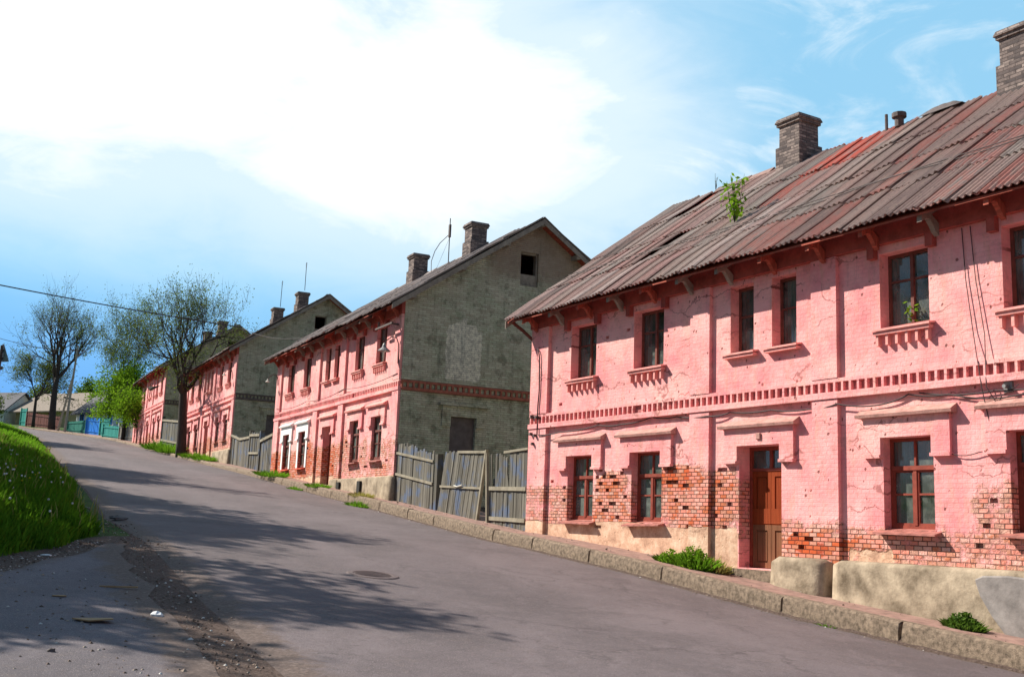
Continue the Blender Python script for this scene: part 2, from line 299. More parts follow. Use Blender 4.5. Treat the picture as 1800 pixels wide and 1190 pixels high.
PINK = (0.92, 0.375, 0.37)
M = {
 'facade': facade_mat('pink_paint_on_brick', PINK),
 'gable': gable_mat('sooty_grey_brick'),
 'roof': roof_mat('corrugated_asbestos'),
 'roof_g': roof_mat('grey_corrugated_asbestos', 0.85),
 'trim': plain('pink_trim', (0.84, 0.36, 0.32), 0.2, 5, bumpd=0.006),
 'recess_shade': plain('shadow_toned_pink_recess', (0.40, 0.15, 0.145), 0.35, 9),  # pink darkened so the colour itself carries the pocket shadow
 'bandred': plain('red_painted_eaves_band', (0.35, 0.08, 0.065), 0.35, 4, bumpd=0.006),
 'trim_w': plain('white_trim', (0.86, 0.86, 0.84), 0.06, 5, bumpd=0.003),
 'redband': plain('dark_red_brick_band', (0.33, 0.105, 0.07), 0.4, 7, bumpd=0.008),
 'greyband': plain('sooty_band', (0.13, 0.10, 0.09), 0.4, 7, bumpd=0.008),
 'hoodtop': plain('weathered_mortar_cap', (0.50, 0.265, 0.225), 0.3, 9, bumpd=0.006),
 'soffit': plain('red_soffit_boards', (0.36, 0.085, 0.055), 0.4, 4, stretch=(1, 8, 1)),
 'frame': plain('brown_red_window_paint', (0.25, 0.05, 0.03), 0.3, 9, 0.6, 0.002),
 'frame_d': plain('dark_brown_window_paint', (0.17, 0.055, 0.04), 0.3, 9, 0.6, 0.002),
 'sill': plain('rusty_tin_sill', (0.40, 0.15, 0.12), 0.4, 7, 0.55, 0.002, 0.4),
 'sill_r': plain('red_tin_sill', (0.62, 0.07, 0.03), 0.2, 7, 0.5, 0.002, 0.4),
 'door': wood_mat('orange_brown_door_wood', (0.19, 0.032, 0.009), (0.34, 0.066, 0.018), None),
 'door_l': wood_mat('weathered_door_wood', (0.15, 0.06, 0.03), (0.30, 0.135, 0.07), None),
 'glass': glass_mat('window_glass'),
 'curtain': plain('grey_net_curtain', (0.50, 0.54, 0.49), 0.3, 3, 0.95, 0, stretch=(12, 12, 0.4)),
 'curtain_w': plain('white_curtain', (0.85, 0.86, 0.84), 0.12, 3, 0.95, 0, stretch=(12, 12, 0.4)),
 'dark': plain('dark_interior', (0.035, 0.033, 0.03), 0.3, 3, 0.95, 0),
 'infill': plain('brick_infill', (0.56, 0.50, 0.41), 0.32, 5, bumpd=0.012),
 'concrete': plain('old_concrete', (0.225, 0.165, 0.105), 0.5, 2.3, 0.9, 0.012, c2=(0.33, 0.265, 0.19)),
 'boarded': plain('dark_boarding', (0.13, 0.105, 0.105), 0.3, 4),
 'concrete_g': plain('grey_render', (0.36, 0.345, 0.315), 0.25, 2.6, 0.9, 0.006),
 'patch': plain('grey_mortar_patch', (0.25, 0.225, 0.21), 0.35, 4, 0.9, 0.004),
 'kerb': plain('rough_kerb_stone', (0.285, 0.215, 0.155), 0.6, 14, 0.95, 0.035),
 'pavement': plain('trodden_reddish_pavement', (0.30, 0.185, 0.15), 0.35, 5, 0.95, 0.008),
 'chimney': None,
 'wood': wood_mat('silvery_old_boards', (0.080, 0.074, 0.062), (0.28, 0.26, 0.215), (0.09, 0.14, 0.25)),
 'wood_r': wood_mat('fence_rail_wood', (0.20, 0.175, 0.13), (0.38, 0.34, 0.26), None, (2, 2, 2)),
 'bargewood': wood_mat('bargeboard_wood', (0.16, 0.13, 0.11), (0.36, 0.31, 0.26), None, (2, 2, 2)),
 'cable': plain('black_cable', (0.05, 0.035, 0.035), 0.2, 5, 0.7, 0),
 'metal': plain('grey_metal', (0.22, 0.22, 0.22), 0.3, 8, 0.5, 0.001, 0.5),
 'metal_w': plain('pale_lamp_metal', (0.62, 0.60, 0.52), 0.15, 8, 0.4, 0.001, 0.5),
 'bark': plain('tree_bark', (0.060, 0.050, 0.044), 0.4, 8, 0.95, 0.02, stretch=(3, 3, 0.6)),
 'leaf_o': leaf_mat('olive_spring_leaves', (0.055, 0.085, 0.022), (0.15, 0.19, 0.05)),
 'leaf_g': leaf_mat('bright_green_leaves', (0.06, 0.15, 0.015), (0.22, 0.36, 0.03)),
 'leaf_d': leaf_mat('mid_green_leaves', (0.03, 0.075, 0.015), (0.12, 0.20, 0.035)),
 'grass': leaf_mat('grass_blades', (0.022, 0.085, 0.008), (0.19, 0.36, 0.035), 0.35),
 'drygrass': leaf_mat('dry_grass_blades', (0.22, 0.20, 0.07), (0.42, 0.36, 0.14), 0.3),
 'fluff': plain('dandelion_fluff', (0.75, 0.76, 0.74), 0.1, 30, 0.95, 0),
 'yellow': plain('yellow_petals', (0.80, 0.58, 0.02), 0.1, 30, 0.8, 0),
 'ground': ground_mat('earth_and_turf'),
 'asphalt': asphalt_mat('worn_asphalt'),
 'asphalt2': asphalt_mat('grey_side_asphalt', (0.150, 0.128, 0.140), False),
 'turq': plain('turquoise_paint', (0.03, 0.30, 0.255), 0.15, 4, 0.6, 0.002, stretch=(8, 8, 1)),
 'green': plain('dark_green_paint', (0.02, 0.20, 0.15), 0.2, 4, 0.6, 0.002, stretch=(8, 8, 1)),
 'blue': plain('bright_blue_paint', (0.02, 0.24, 0.78), 0.12, 4, 0.5, 0.002, stretch=(8, 8, 1)),
 'whitewash': plain('whitewashed_wall', (0.78, 0.80, 0.80), 0.1, 3, 0.9, 0.004),
 'ochre': plain('ochre_wall', (0.42, 0.34, 0.20), 0.2, 3, 0.9, 0.004),
 'slate': plain('dark_slate_roof', (0.085, 0.085, 0.10), 0.3, 5, 0.8, 0.01),
 'tan_roof': plain('grey_tan_roof', (0.25, 0.205, 0.165), 0.2, 5, 0.9, 0.01),
 'signback': plain('unpainted_sign_back', (0.20, 0.25, 0.36), 0.1, 5, 0.45, 0.0, 0.5),
 'card': plain('brown_cardboard', (0.34, 0.22, 0.12), 0.2, 8, 0.9, 0.002),
 'paper': plain('white_paper', (0.72, 0.72, 0.72), 0.12, 20, 0.8, 0.004),
 'iron_r': plain('worn_iron_cover', (0.135, 0.100, 0.095), 0.3, 14, 0.8, 0.01, 0.3),
 'iron': plain('cast_iron', (0.10, 0.075, 0.07), 0.3, 14, 0.7, 0.01, 0.4),
 'pole': plain('weathered_pole_concrete', (0.36, 0.32, 0.26), 0.2, 6, 0.9, 0.004),
}
def chim(t, b):
    o = t.obj(); x, y, z = t.sep(o)
    rnd, mort = brick_nodes(t, t.vec(t.math('ADD', x, y), z), 0.010)
    nf = t.noise(o, 10, 6, 0.7)
    c = t.ramp(rnd, [(0, (0.10, 0.085, 0.085)), (0.5, (0.22, 0.175, 0.16)), (1, (0.36, 0.29, 0.26))])
    c = t.mix(t.math('MULTIPLY', t.ss(nf, 0.45, 0.65), 0.6), c, (0.07, 0.06, 0.06))
    c = t.mix(t.math('MULTIPLY', mort, 0.6), c, (0.06, 0.05, 0.05))
    t.put(b.inputs['Base Color'], c); t.put(b.inputs['Normal'], t.bump(t.math('SUBTRACT', nf, t.math('MULTIPLY', mort, 0.6)), 0.012))
M['chimney'] = mat('sooty_chimney_brick', chim, 0.95, 0.1)


# ------------------------------------------------------------------ mesh builder
class MB:
    def __init__(s): s.v = []; s.f = []; s.a = {}
    def add(s, vs, fs, **at):
        k = len(s.v); s.v.extend(vs); s.f.extend(tuple(i + k for i in f) for f in fs)
        for n in set(s.a) | set(at):
            l = s.a.setdefault(n, [0.0] * k)
            if len(l) < k: l.extend([0.0] * (k - len(l)))
            val = at.get(n, 0.0)
            l.extend(val if isinstance(val, (list, tuple)) else [val] * len(vs))
        return s
    def box(s, x0, x1, y0, y1, z0, z1, j=0.0, **at):
        vs = [(x, y, z) for z in (z0, z1) for y in (y0, y1) for x in (x0, x1)]
        if j: vs = [tuple(c + random.uniform(-j, j) for c in p) for p in vs]
        return s.add(vs, [(0, 2, 3, 1), (4, 5, 7, 6), (0, 1, 5, 4), (2, 6, 7, 3), (0, 4, 6, 2), (1, 3, 7, 5)], **at)
    def hexa(s, bot, top, **at):       # bot/top: 4 points each, ccw from above
        return s.add(list(bot) + list(top), [(3, 2, 1, 0), (4, 5, 6, 7), (0, 1, 5, 4), (1, 2, 6, 5), (2, 3, 7, 6), (3, 0, 4, 7)], **at)
    def prism(s, prof, axis, a, b, **at):   # prof: list of 2d points; extruded along axis from a to b
        n = len(prof)
        def P(p, t): return {'x': (t, p[0], p[1]), 'y': (p[0], t, p[1]), 'z': (p[0], p[1], t)}[axis]
        vs = [P(p, a) for p in prof] + [P(p, b) for p in prof]
        return s.add(vs, [tuple(range(n))[::-1], tuple(range(n, 2 * n))] + [(i, (i + 1) % n, n + (i + 1) % n, n + i) for i in range(n)], **at)
    def tube(s, pts, rad, n=6, cap=True, **at):
        pts = [Vector(p) for p in pts]; m = len(pts)
        if not isinstance(rad, (list, tuple)): rad = [rad] * m
        vs = []; ref = None
        for i, p in enumerate(pts):
            d = (pts[min(i + 1, m - 1)] - pts[max(i - 1, 0)])
            d = d.normalized() if d.length > 1e-9 else Vector((0, 0, 1))
            if ref is None: ref = d.orthogonal().normalized()
            a = (ref - d * ref.dot(d))
            a = a.normalized() if a.length > 1e-6 else d.orthogonal().normalized()
            ref = a; b = d.cross(a)
            for k in range(n):
                q = p + (a * cos(2 * pi * k / n) + b * sin(2 * pi * k / n)) * rad[i]; vs.append(tuple(q))
        fs = [(i * n + k, i * n + (k + 1) % n, (i + 1) * n + (k + 1) % n, (i + 1) * n + k) for i in range(m - 1) for k in range(n)]
        if cap: fs += [tuple(range(n))[::-1], tuple(range((m - 1) * n, m * n))]
        return s.add(vs, fs, **at)
    def build(s, name, m, parent=None, smooth=False):
        me = bpy.data.meshes.new(name)
        me.from_pydata(s.v, [], s.f); me.validate(clean_customdata=False)
        for n, l in s.a.items():
            if len(l) < len(s.v): l = l + [0.0] * (len(s.v) - len(l))
            at = me.attributes.new(n, 'FLOAT', 'POINT'); at.data.foreach_set('value', np.array(l, dtype=np.float32))
        me.materials.append(M[m] if isinstance(m, str) else m)
        if smooth: me.polygons.foreach_set('use_smooth', [True] * len(me.polygons))
        me.update()
        o = bpy.data.objects.new(name, me); COL.objects.link(o)
        if parent is not None: o.parent = parent
        return o

def soften(o, w=0.012, seg=1):
    m = o.modifiers.new('bevel', 'BEVEL'); m.width = w; m.segments = seg; m.limit_method = 'ANGLE'; return o

def empty(name, label, cat, loc, rotz=0.0, group=None):
    o = bpy.data.objects.new(name, None); COL.objects.link(o); o.location = loc; o.rotation_euler = (0, 0, rotz)
    o.empty_display_size = 0.3; o['label'] = label; o['category'] = cat
    if group: o['group'] = group
    return o
def tag(o, label, cat, group=None, kind=None):
    o['label'] = label; o['category'] = cat
    if group: o['group'] = group
    if kind: o['kind'] = kind
    return o
def struct(o, label=None):
    o['kind'] = 'structure'
    if label: o['label'] = label
    return o

def vn(x, y, z, s=1.0): return mnoise.noise(Vector((x * s, y * s, z * s)))   # -1..1

# ------------------------------------------------------------------ terrain frame: s along the street, n across it (0 at the house row)
P0 = np.array([0.59, 27.0]); AM = RAD(28.0)
DM = np.array([-sin(AM), cos(AM)]); NM = np.array([cos(AM), sin(AM)])
def XY(s, n): p = P0 + DM * s - NM * n; return float(p[0]), float(p[1])
def SN(x, y): q = np.array([x, y]) - P0; return float(q @ DM), float(-(q @ NM))
PS = [-60, -40, -13, -9.8, -5.8, -1.8, 0, 9, 17.5, 24, 37, 52, 62, 90, 102, 114, 125, 140, 400]
PZ = [-4.2, -3.1, -1.24, -.99, -.58, -.27, -.16, .61, 1.28, 1.80, 2.72, 3.9, 4.75, 7.0, 8.0, 9.1, 10.0, 10.6, 11.5]
def prof(s): return float(np.interp(s, PS, PZ))
def nk(s): return float(np.interp(s, [-60, -20, -14, -10, -5, 2, 7, 14.6, 24, 37, 52, 59, 75, 85, 93, 102, 114, 125, 140, 200], [.75, .75, .75, .8, 1.0, 1.0, .9, .65, .30, -.45, -.95, -1.0, -1.5, -1.6, -.5, 1.3, 5, 10, 22, 70]))
def nl(s): return float(np.interp(s, [-60, -14, -5, 0, 7, 21, 40, 59, 80, 95, 105, 115, 125, 140, 200], [10.6, 10.45, 10.0, 10.0, 9.5, 8.8, 7.6, 6.5, 6.3, 8.5, 11.5, 16.5, 22, 34, 82]))
def kh(s): return float(np.interp(s, [-10, 14, 30, 60, 400], [.27, .25, .16, .12, .12]))
def zroad(s, n): return prof(s) - kh(s) + .03 * min(max(n - nk(s), 0), 12)
def gb(n): return float(np.interp(n, [10.0, 10.6, 11.4, 12.2, 15, 30], [-4.0, -4.6, -6.3, -7.7, -9.6, -14]))   # where turf starts
def sstep(x): x = min(max(x, 0), 1); return x * x * (3 - 2 * x)
def zbank(s, n):
    d = n - nl(s)
    z = zroad(s, nl(s) + 0.0) + .03 * min(max(d, 0), 2)
    g = sstep((s - gb(n)) / 5.0) * (1 - sstep((s - 92) / 20))
    return z + g * (0.65 * sstep((d - .2) / 3.2) + 0.02 * max(d - 3, 0)) + 0.03 * vn(*XY(s, n), 0, .8) * min(1, max(0, d))
def zground(s, n):
    if n < nk(s): return prof(s) - .02
    if n > nl(s): return zbank(s, n)
    return zroad(s, n)

def terrain():
    ss = np.concatenate([np.arange(-60, -20, 4.), np.arange(-20, 30, .5), np.arange(30, 140, 1.5), np.arange(140, 420, 14.)])
    mb = MB(); rows = []; gat = []
    off_r = [0.0, 1.5, 4, 8, 14, 25, 50, 100, 220]; inn = [0.02, .25, .5, .75, .90, .93, .985]
    off_l = [0.0, .15, .3, .5, .75, 1, 1.3, 1.7, 2.2, 2.8, 3.5, 4.5, 6, 9, 14, 22, 40, 80, 160, 300]
    vs = []
    for s_ in ss:
        a, b = nk(s_), nl(s_); row = []
        for d in off_r[::-1]: row.append((a - .12 - d, prof(s_) - .06 + (.02 * min(d, 6) if d > 9 else 0), .25 + .5 * (s_ > 30)))
        for t in inn: row.append((a + (b - a) * t, zroad(s_, a + (b - a) * t) - (.16 if t < .92 else .035), 0.))
        for d in off_l:
            n = b + d; row.append((n, zbank(s_, n) - (.0 if d > .2 else .02), sstep((s_ - gb(n) + .2) / .8)))
        for n, z, g in row: x, y = XY(s_, n); vs.append((x, y, z)); gat.append(g)
        m = len(row)
    fs = [(i * m + j, i * m + j + 1, (i + 1) * m + j + 1, (i + 1) * m + j) for i in range(len(ss) - 1) for j in range(m - 1)]
    fs = [f[::-1] for f in fs]
    mb.add(vs, fs, grass=gat); struct(mb.build('ground', 'ground', smooth=True))
terrain()

def strip(name, m, ss, fa, fb, fz, nn=12, edge=None):
    vs = []; k = nn + 1; ea = []; la = []
    for s_ in ss:
        for j in range(k):
            n = fa(s_) + (fb(s_) - fa(s_)) * j / nn; x, y = XY(s_, n); vs.append((x, y, fz(s_, n))); ea.append(edge(s_, n) if edge else 0.); la.append(j / nn)
    fs = [(i * k + j, (i + 1) * k + j, (i + 1) * k + j + 1, i * k + j + 1) for i in range(len(ss) - 1) for j in range(nn)]
    return struct(MB().add(vs, fs, edge=ea, lat=la).build(name, m, smooth=True))
RS = np.concatenate([np.arange(-58, -20, 3.), np.arange(-20, 30, .4), np.arange(30, 200, 1.5)])
strip('road', 'asphalt', RS, lambda s: nk(s) + .02, lambda s: nl(s) + .14 * vn(s * .9, 1, 0) + .10 * vn(s * 3.1, 1, 5), lambda s, n: zroad(s, n) + .010 * vn(*XY(s, n), 0, .4) * min(max(n - nk(s) - .3, 0), 1) * min(1, max(0, nl(s) - n)) - .05 * sstep(1 - (nl(s) - n) / .45), 40, lambda s, n: max(1.15 * (1 - (nl(s) - n) / .95), .75 * (1 - (n - nk(s)) / .4), 0))
strip('pavement', 'pavement', np.arange(-40, 110, .5), lambda s: nk(s) - 2.6, lambda s: nk(s) - .16, lambda s, n: prof(s) + .008 + .018 * vn(*XY(s, n), 0, 1.5))
# side asphalt at lower left
def drive():
    vs = []; ns = 90; k = 46; ea = []
    for i in range(ns):
        s_ = -40 + 34.5 * i / (ns - 1)
        for j in range(k):
            n0 = nl(s_) + .42 + .22 * vn(s_ * .8, 7, 0) + .16 * vn(s_ * 2.5, 7, 3); n = n0 + (j * .12 if j < 20 else 2.28 + (j - 19) * .35)
            s2 = min(s_, gb(n) - .95 + .35 * vn(n * 1.6, 3, 1)); x, y = XY(s2, n); vs.append((x, y, zbank(s2, n) + .012)); ea.append(max(1.1 * (1 - (n - n0) / .7), .95 * (1 - (gb(n) - .6 - s2) / 1.1), 0) * (1 if s_ > -14.9 else .9))
    fs = [(i * k + j, (i + 1) * k + j, (i + 1) * k + j + 1, i * k + j + 1) for i in range(ns - 1) for j in range(k - 1)]
    mb = MB().add(vs, fs, edge=ea)
    struct(mb.build('path', 'asphalt2'))
drive()

def kerb():
    mb = MB(); s_ = -36.0
    while s_ < 112:
        L = random.choice([1.9, 2.4, 3.1, 3.6]); e = s_ + L; gap = .03 if random.random() < .6 else .012
        n_ = max(3, int(L / .16)) if s_ < 30 else 3
        ring = []
        tilt = random.uniform(-.012, .012)
        for i in range(n_ + 1):
            q = s_ + gap + (L - gap) * i / n_; k0 = nk(q); zt = prof(q) + .035 + tilt; zb = prof(q) - kh(q) - .12
            pr = [(k0 - .17, zb), (k0 - .17, zt), (k0 - .035, zt), (k0 + .0, zt - .035), (k0 + .02, (zt * .5 + (zb + .12) * .5)), (k0 + .03, zb)]
            ends = (i in (0, n_))
            for a, (n, z) in enumerate(pr):
                jj = .014 if 1 < a < 5 else .004
                x, y = XY(q + (.02 if ends and a in (3, 4) else 0) * (1 if i == 0 else -1), n + jj * 1.3 * vn(q * 7, a * 3.3, 1) + random.uniform(-.004, .004)); ring.append((x, y, z + jj * vn(q * 6, a * 2.1, 9)))
        m = 6
        fs = [(i * m + j, (i + 1) * m + j, (i + 1) * m + (j + 1) % m, i * m + (j + 1) % m) for i in range(n_) for j in range(m)]
        fs += [tuple(range(m)), tuple(range(n_ * m, n_ * m + m))[::-1]]
        mb.add(ring, [f[::-1] for f in fs]); s_ = e
    struct(mb.build('kerb', 'kerb'))
kerb()

# ------------------------------------------------------------------ houses
EAVE_Y, EAVE_Z, RIDGE_Y = -.62, 5.12, 4.85
def cuts(lo, hi, step, extra):
    c = {round(lo, 4), round(hi, 4)} | {round(e, 4) for e in extra if lo < e < hi}
    c = sorted(c); out = []
    for a, b in zip(c, c[1:]):
        k = max(1, int(math.ceil((b - a) / step))); out += [a + (b - a) * i / k for i in range(k)]
    return out + [c[-1]]

def wall(mb, x0, x1, z0, z1, step, openings, holes, fn, P, zmax=None):
    """front skin of a wall as a grid; P(x, depth, z) -> 3d; openings (xa,xb,za,zb,depth); holes = lost bricks"""
    rects = openings + holes
    xs = cuts(x0, x1, step, [r[0] for r in rects] + [r[1] for r in rects]); zs = cuts(z0, z1, step, [r[2] for r in rects] + [r[3] for r in rects])
    idx = {}; vs = []; wr = []; rn = []
    def V(x, d, z):
        if zmax: z = min(z, zmax(x))
        k = (round(x, 4), round(d, 3), round(z, 4))
        if k not in idx:
            idx[k] = len(vs); vs.append(P(x, d, z)); a, b = fn(x, z); wr.append(a); rn.append(b)
        return idx[k]
    fs = []
    def inside(x, z): return any(r[0] < x < r[1] and r[2] < z < r[3] for r in rects)
    for i in range(len(xs) - 1):
        for j in range(len(zs) - 1):
            if inside((xs[i] + xs[i + 1]) / 2, (zs[j] + zs[j + 1]) / 2): continue
            f = (V(xs[i], 0, zs[j]), V(xs[i + 1], 0, zs[j]), V(xs[i + 1], 0, zs[j + 1]), V(xs[i], 0, zs[j + 1]))
            g = []
            for q in f:
                if q not in g: g.append(q)
            if len(g) >= 3: fs.append(tuple(g))
    for r in rects:
        xa, xb, za, zb, d = r; A = [x for x in xs if xa - 1e-4 <= x <= xb + 1e-4]; B = [z for z in zs if za - 1e-4 <= z <= zb + 1e-4]
        for p, q in zip(A, A[1:]):
            fs.append((V(q, 0, za), V(p, 0, za), V(p, d, za), V(q, d, za))); fs.append((V(p, 0, zb), V(q, 0, zb), V(q, d, zb), V(p, d, zb)))
        for p, q in zip(B, B[1:]):
            fs.append((V(xa, 0, p), V(xa, 0, q), V(xa, d, q), V(xa, d, p))); fs.append((V(xb, 0, q), V(xb, 0, p), V(xb, d, p), V(xb, d, q)))
        if r in holes: fs.append((V(xa, d, za), V(xb, d, za), V(xb, d, zb), V(xa, d, zb)))
    mb.add(vs, fs, wear=wr, render=rn)

def window(parent, x0, x1, z0, z1, kind, fm='frame', curtain=None, yd=.17, label=None, P=None):
    """kind 'low': fixed light over two casements; 'up': casements with high bar; 'slim': one casement"""
    w = x1 - x0; h = z1 - z0; fr = MB(); t = .055
    Y0, Y1 = yd, yd + .06
    fr.box(x0, x0 + t, Y0, Y1, z0, z1); fr.box(x1 - t, x1, Y0, Y1, z0, z1)
    fr.box(x0 + t, x1 - t, Y0, Y1, z1 - t, z1); fr.box(x0 + t, x1 - t, Y0, Y1, z0, z0 + t)
    xm = (x0 + x1) / 2
    if kind == 'low':
        zt = z0 + h * .665
        fr.box(x0 + t, x1 - t, Y0 - .025, Y1 - .004, zt - .035, zt + .035)
        fr.box(xm - .032, xm + .032, Y0 - .012, Y1 - .006, z0 + t, zt - .035); fr.box(xm - .018, xm + .018, Y0 + .004, Y1 - .008, zt + .035, z1 - t)
        for a, b in ((x0 + t, xm - .032), (xm + .032, x1 - t)):
            fr.box(a, a + .03, Y0 + .005, Y1 - .01, z0 + t, zt - .035); fr.box(b - .03, b, Y0 + .005, Y1 - .01, z0 + t, zt - .035)
            zm = z0 + t + (zt - z0 - t) * .54
            fr.box(a + .03, b - .03, Y0 + .008, Y1 - .012, zm - .016, zm + .016)
            fr.box(a + .03, b - .03, Y0 + .008, Y1 - .012, z0 + t, z0 + t + .035); fr.box(a + .03, b - .03, Y0 + .008, Y1 - .012, zt - .07, zt - .035)
    elif kind == 'up':
        zt = z0 + h * .63
        fr.box(xm - .03, xm + .03, Y0 - .012, Y1 - .006, z0 + t, z1 - t)
        for a, b in ((x0 + t, xm - .03), (xm + .03, x1 - t)): fr.box(a, b, Y0 + .008, Y1 - .012, zt - .016, zt + .016)
    else:
        zt = z0 + h * .55; fr.box(x0 + t, x1 - t, Y0 + .008, Y1 - .012, zt - .016, zt + .016)
    if P: fr.v = [P(*p) for p in fr.v]
    fo = fr.build('window', fm, parent)
    if label: fo['label'] = label
    g = MB(); yy = Y0 + .035; g.add([(x0 + t, yy, z0 + t), (x1 - t, yy, z0 + t), (x1 - t, yy, z1 - t), (x0 + t, yy, z1 - t)], [(0, 1, 2, 3)])
    if P: g.v = [P(*p) for p in g.v]
    g.build('pane', 'glass', fo)
    if curtain:
        for (a, b, za, zb, mm) in curtain:
            c = MB(); k = 24; vs = []
            for i in range(k + 1):
                x = x0 + t + (w - 2 * t) * (a + (b - a) * i / k); y = yd + .14 + .018 * sin(i * 1.9) + .01 * sin(i * .7 + x)
                vs += [(x, y, z0 + h * za), (x, y, z0 + h * zb)]
            c.add(vs, [(2 * i, 2 * i + 2, 2 * i + 3, 2 * i + 1) for i in range(k)])
            if P: c.v = [P(*p) for p in c.v]
            c.build('curtain', mm, fo)
    return fo

LOWW = [(1.63, 2.66), (4.07, 5.10), (10.78, 11.75), (13.06, 14.05)]
SLIM = [(7.15, 7.79), (8.27, 8.89)]
PIL = [(-.02, .75), (6.05, 6.63), (9.32, 9.90), (15.05, None)]
LW_Z = (.15, 1.635); UP_Z = (3.47, 4.74); DOOR = (7.40, 8.50, -.62, 1.635)

def house(name, label, org, ang, zoff, L, opt):
    H = empty(name, label, 'house', (org[0], org[1], zoff), ang - pi / 2)
    X = lambda x, d, z: (x, d, z)
    seed = opt['seed']; R = random.Random(seed); fine = opt.get('fine', False)
    D_ = 9.7; base = opt.get('base', -2.6)
    lo = LOWW; tm = opt.get('trim', 'trim')
    dz0 = opt.get('door_z', -.62)
    ops = [(a, b, LW_Z[0], LW_Z[1], .42) for a, b in lo] + [(a, b, UP_Z[0], UP_Z[1], .42) for a, b in lo] + [(a, b, 3.46, 4.78, .42) for a, b in SLIM] + [(DOOR[0], DOOR[1], dz0, DOOR[3], .42)]
    holes = []
    for (x, z, n) in opt.get('lost', []):
        r = round(z / .0735) * .0735; x = round(x / .131) * .131
        h = (x, x + .131 * n, r, r + .068, .075)
        if not any(h[0] < o[1] + .01 and h[1] > o[0] - .01 and h[2] < o[3] + .01 and h[3] > o[2] - .01 for o in ops + holes): holes.append(h)
    mb = MB(); wall(mb, 0, L, base, 5.35, .13 if fine else .3, ops, holes, opt['wear'], X)
    mb.build('facade_wall', 'facade', H)
    # pilasters
    for a, b in PIL:
        b = L + .02 if b is None else b
        for (za, zb, pr) in ((base, 2.35, .085), (2.715, 4.87, .085)):
            if opt.get('plinth') and a > 9: za = max(za, base)
            p = MB(); n_ = 30; zz = [za + (zb - za) * i / n_ for i in range(n_ + 1)]; vs = []; w_ = []; r_ = []
            for z in zz:
                for x, d in ((a, .0), (a, -pr), (b, -pr), (b, .0)): vs.append((x, d, z)); q = opt['wear'](x, z); w_.append(q[0]); r_.append(q[1])
            fs = [(4 * i + j, 4 * i + j + 1, 4 * i + j + 5, 4 * i + j + 4) for i in range(n_) for j in range(3)]
            fs += [(4 * n_, 4 * n_ + 1, 4 * n_ + 2, 4 * n_ + 3)]
            p.add(vs, fs, wear=w_, render=r_); p.build('pilaster', 'facade', H)
    # string course with its row of pockets
    s_ = MB(); s_.box(-.04, L + .04, -.11, 0, 2.36, 2.475, wear=.1); s_.box(-.03, L + .03, -.075, 0, 2.645, 2.71, wear=.05)
    x = .0; step = .172
    while x < L:
        if R.random() > .03: s_.box(x, x + .048, -.075, 0, 2.475, 2.645, .002, wear=R.uniform(0, .12))
        x += step
    MB().box(.02, L - .02, -.008, 0, 2.476, 2.644).build('course_recess_shade', 'recess_shade', s_.build('string_course', 'facade', H))  # dark backing strip paints shadow into the pockets
    # band under the eaves with blocks beside the windows
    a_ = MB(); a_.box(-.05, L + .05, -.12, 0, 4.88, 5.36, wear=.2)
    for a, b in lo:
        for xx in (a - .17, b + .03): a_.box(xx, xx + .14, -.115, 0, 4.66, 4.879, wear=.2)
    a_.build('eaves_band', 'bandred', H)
    # hoods over the ground-floor openings
    for i, (a, b) in enumerate(lo + [(DOOR[0], DOOR[1])]):
        white = opt.get('white') and i < 2
        m_ = MB(); zt = 1.635
        m_.box(a - .35, a - .004, -.065, 0, 1.36, 1.97, wear=.05); m_.box(b + .004, b + .35, -.065, 0, 1.36, 1.97, wear=.05); m_.box(a - .004, b + .004, -.065, 0, zt + .004, 1.97, wear=.05)
        m_.box(a - .37, a - .004, -.10, 0, 1.305, 1.359, .004); m_.box(b + .004, b + .37, -.10, 0, 1.305, 1.359, .004)
        if white:
            m_.box(a - .20, a - .004, -.03, 0, LW_Z[0], 1.304); m_.box(b + .004, b + .20, -.03, 0, LW_Z[0], 1.304)
        m_.build('window_hood' if i < 4 else 'door_hood', 'trim_w' if white else 'facade', H)
        c_ = MB(); k = 14; e0, e1 = a - .45, b + .45; vs = []
        for q in range(k + 1):
            xx = e0 + (e1 - e0) * q / k; jj = .012 * vn(xx * 3, seed, 1)
            vs += [(xx, 0, 1.971), (xx, -.15 + jj, 1.971), (xx, -.165 + jj, 2.02 + jj), (xx, 0, 2.12)]
        fs = [(4 * q + j, 4 * q + j + 1, 4 * q + j + 5, 4 * q + j + 4)[::-1] for q in range(k) for j in range(3)] + [(0, 1, 2, 3), (4 * k + 3, 4 * k + 2, 4 * k + 1, 4 * k)]
        c_.add(vs, fs); c_.build('hood_cornice', 'trim_w' if white else ('hoodtop' if fine else 'trim'), H)
    # sills
    for i, (a, b) in enumerate(lo):
        w = MB(); z = LW_Z[0]; dr = R.uniform(-.02, .02)
        w.hexa([(a - .11, -.17, z - .075 + dr), (b + .11, -.17, z - .075 - dr), (b + .11, .17, z - .012), (a - .11, .17, z - .012)],
               [(a - .11, -.17, z - .045 + dr), (b + .11, -.17, z - .045 - dr), (b + .11, .17, z + .03), (a - .11, .17, z + .03)])
        w.build('window_sill', 'sill_r' if opt.get('white') and i < 2 else 'sill', H)
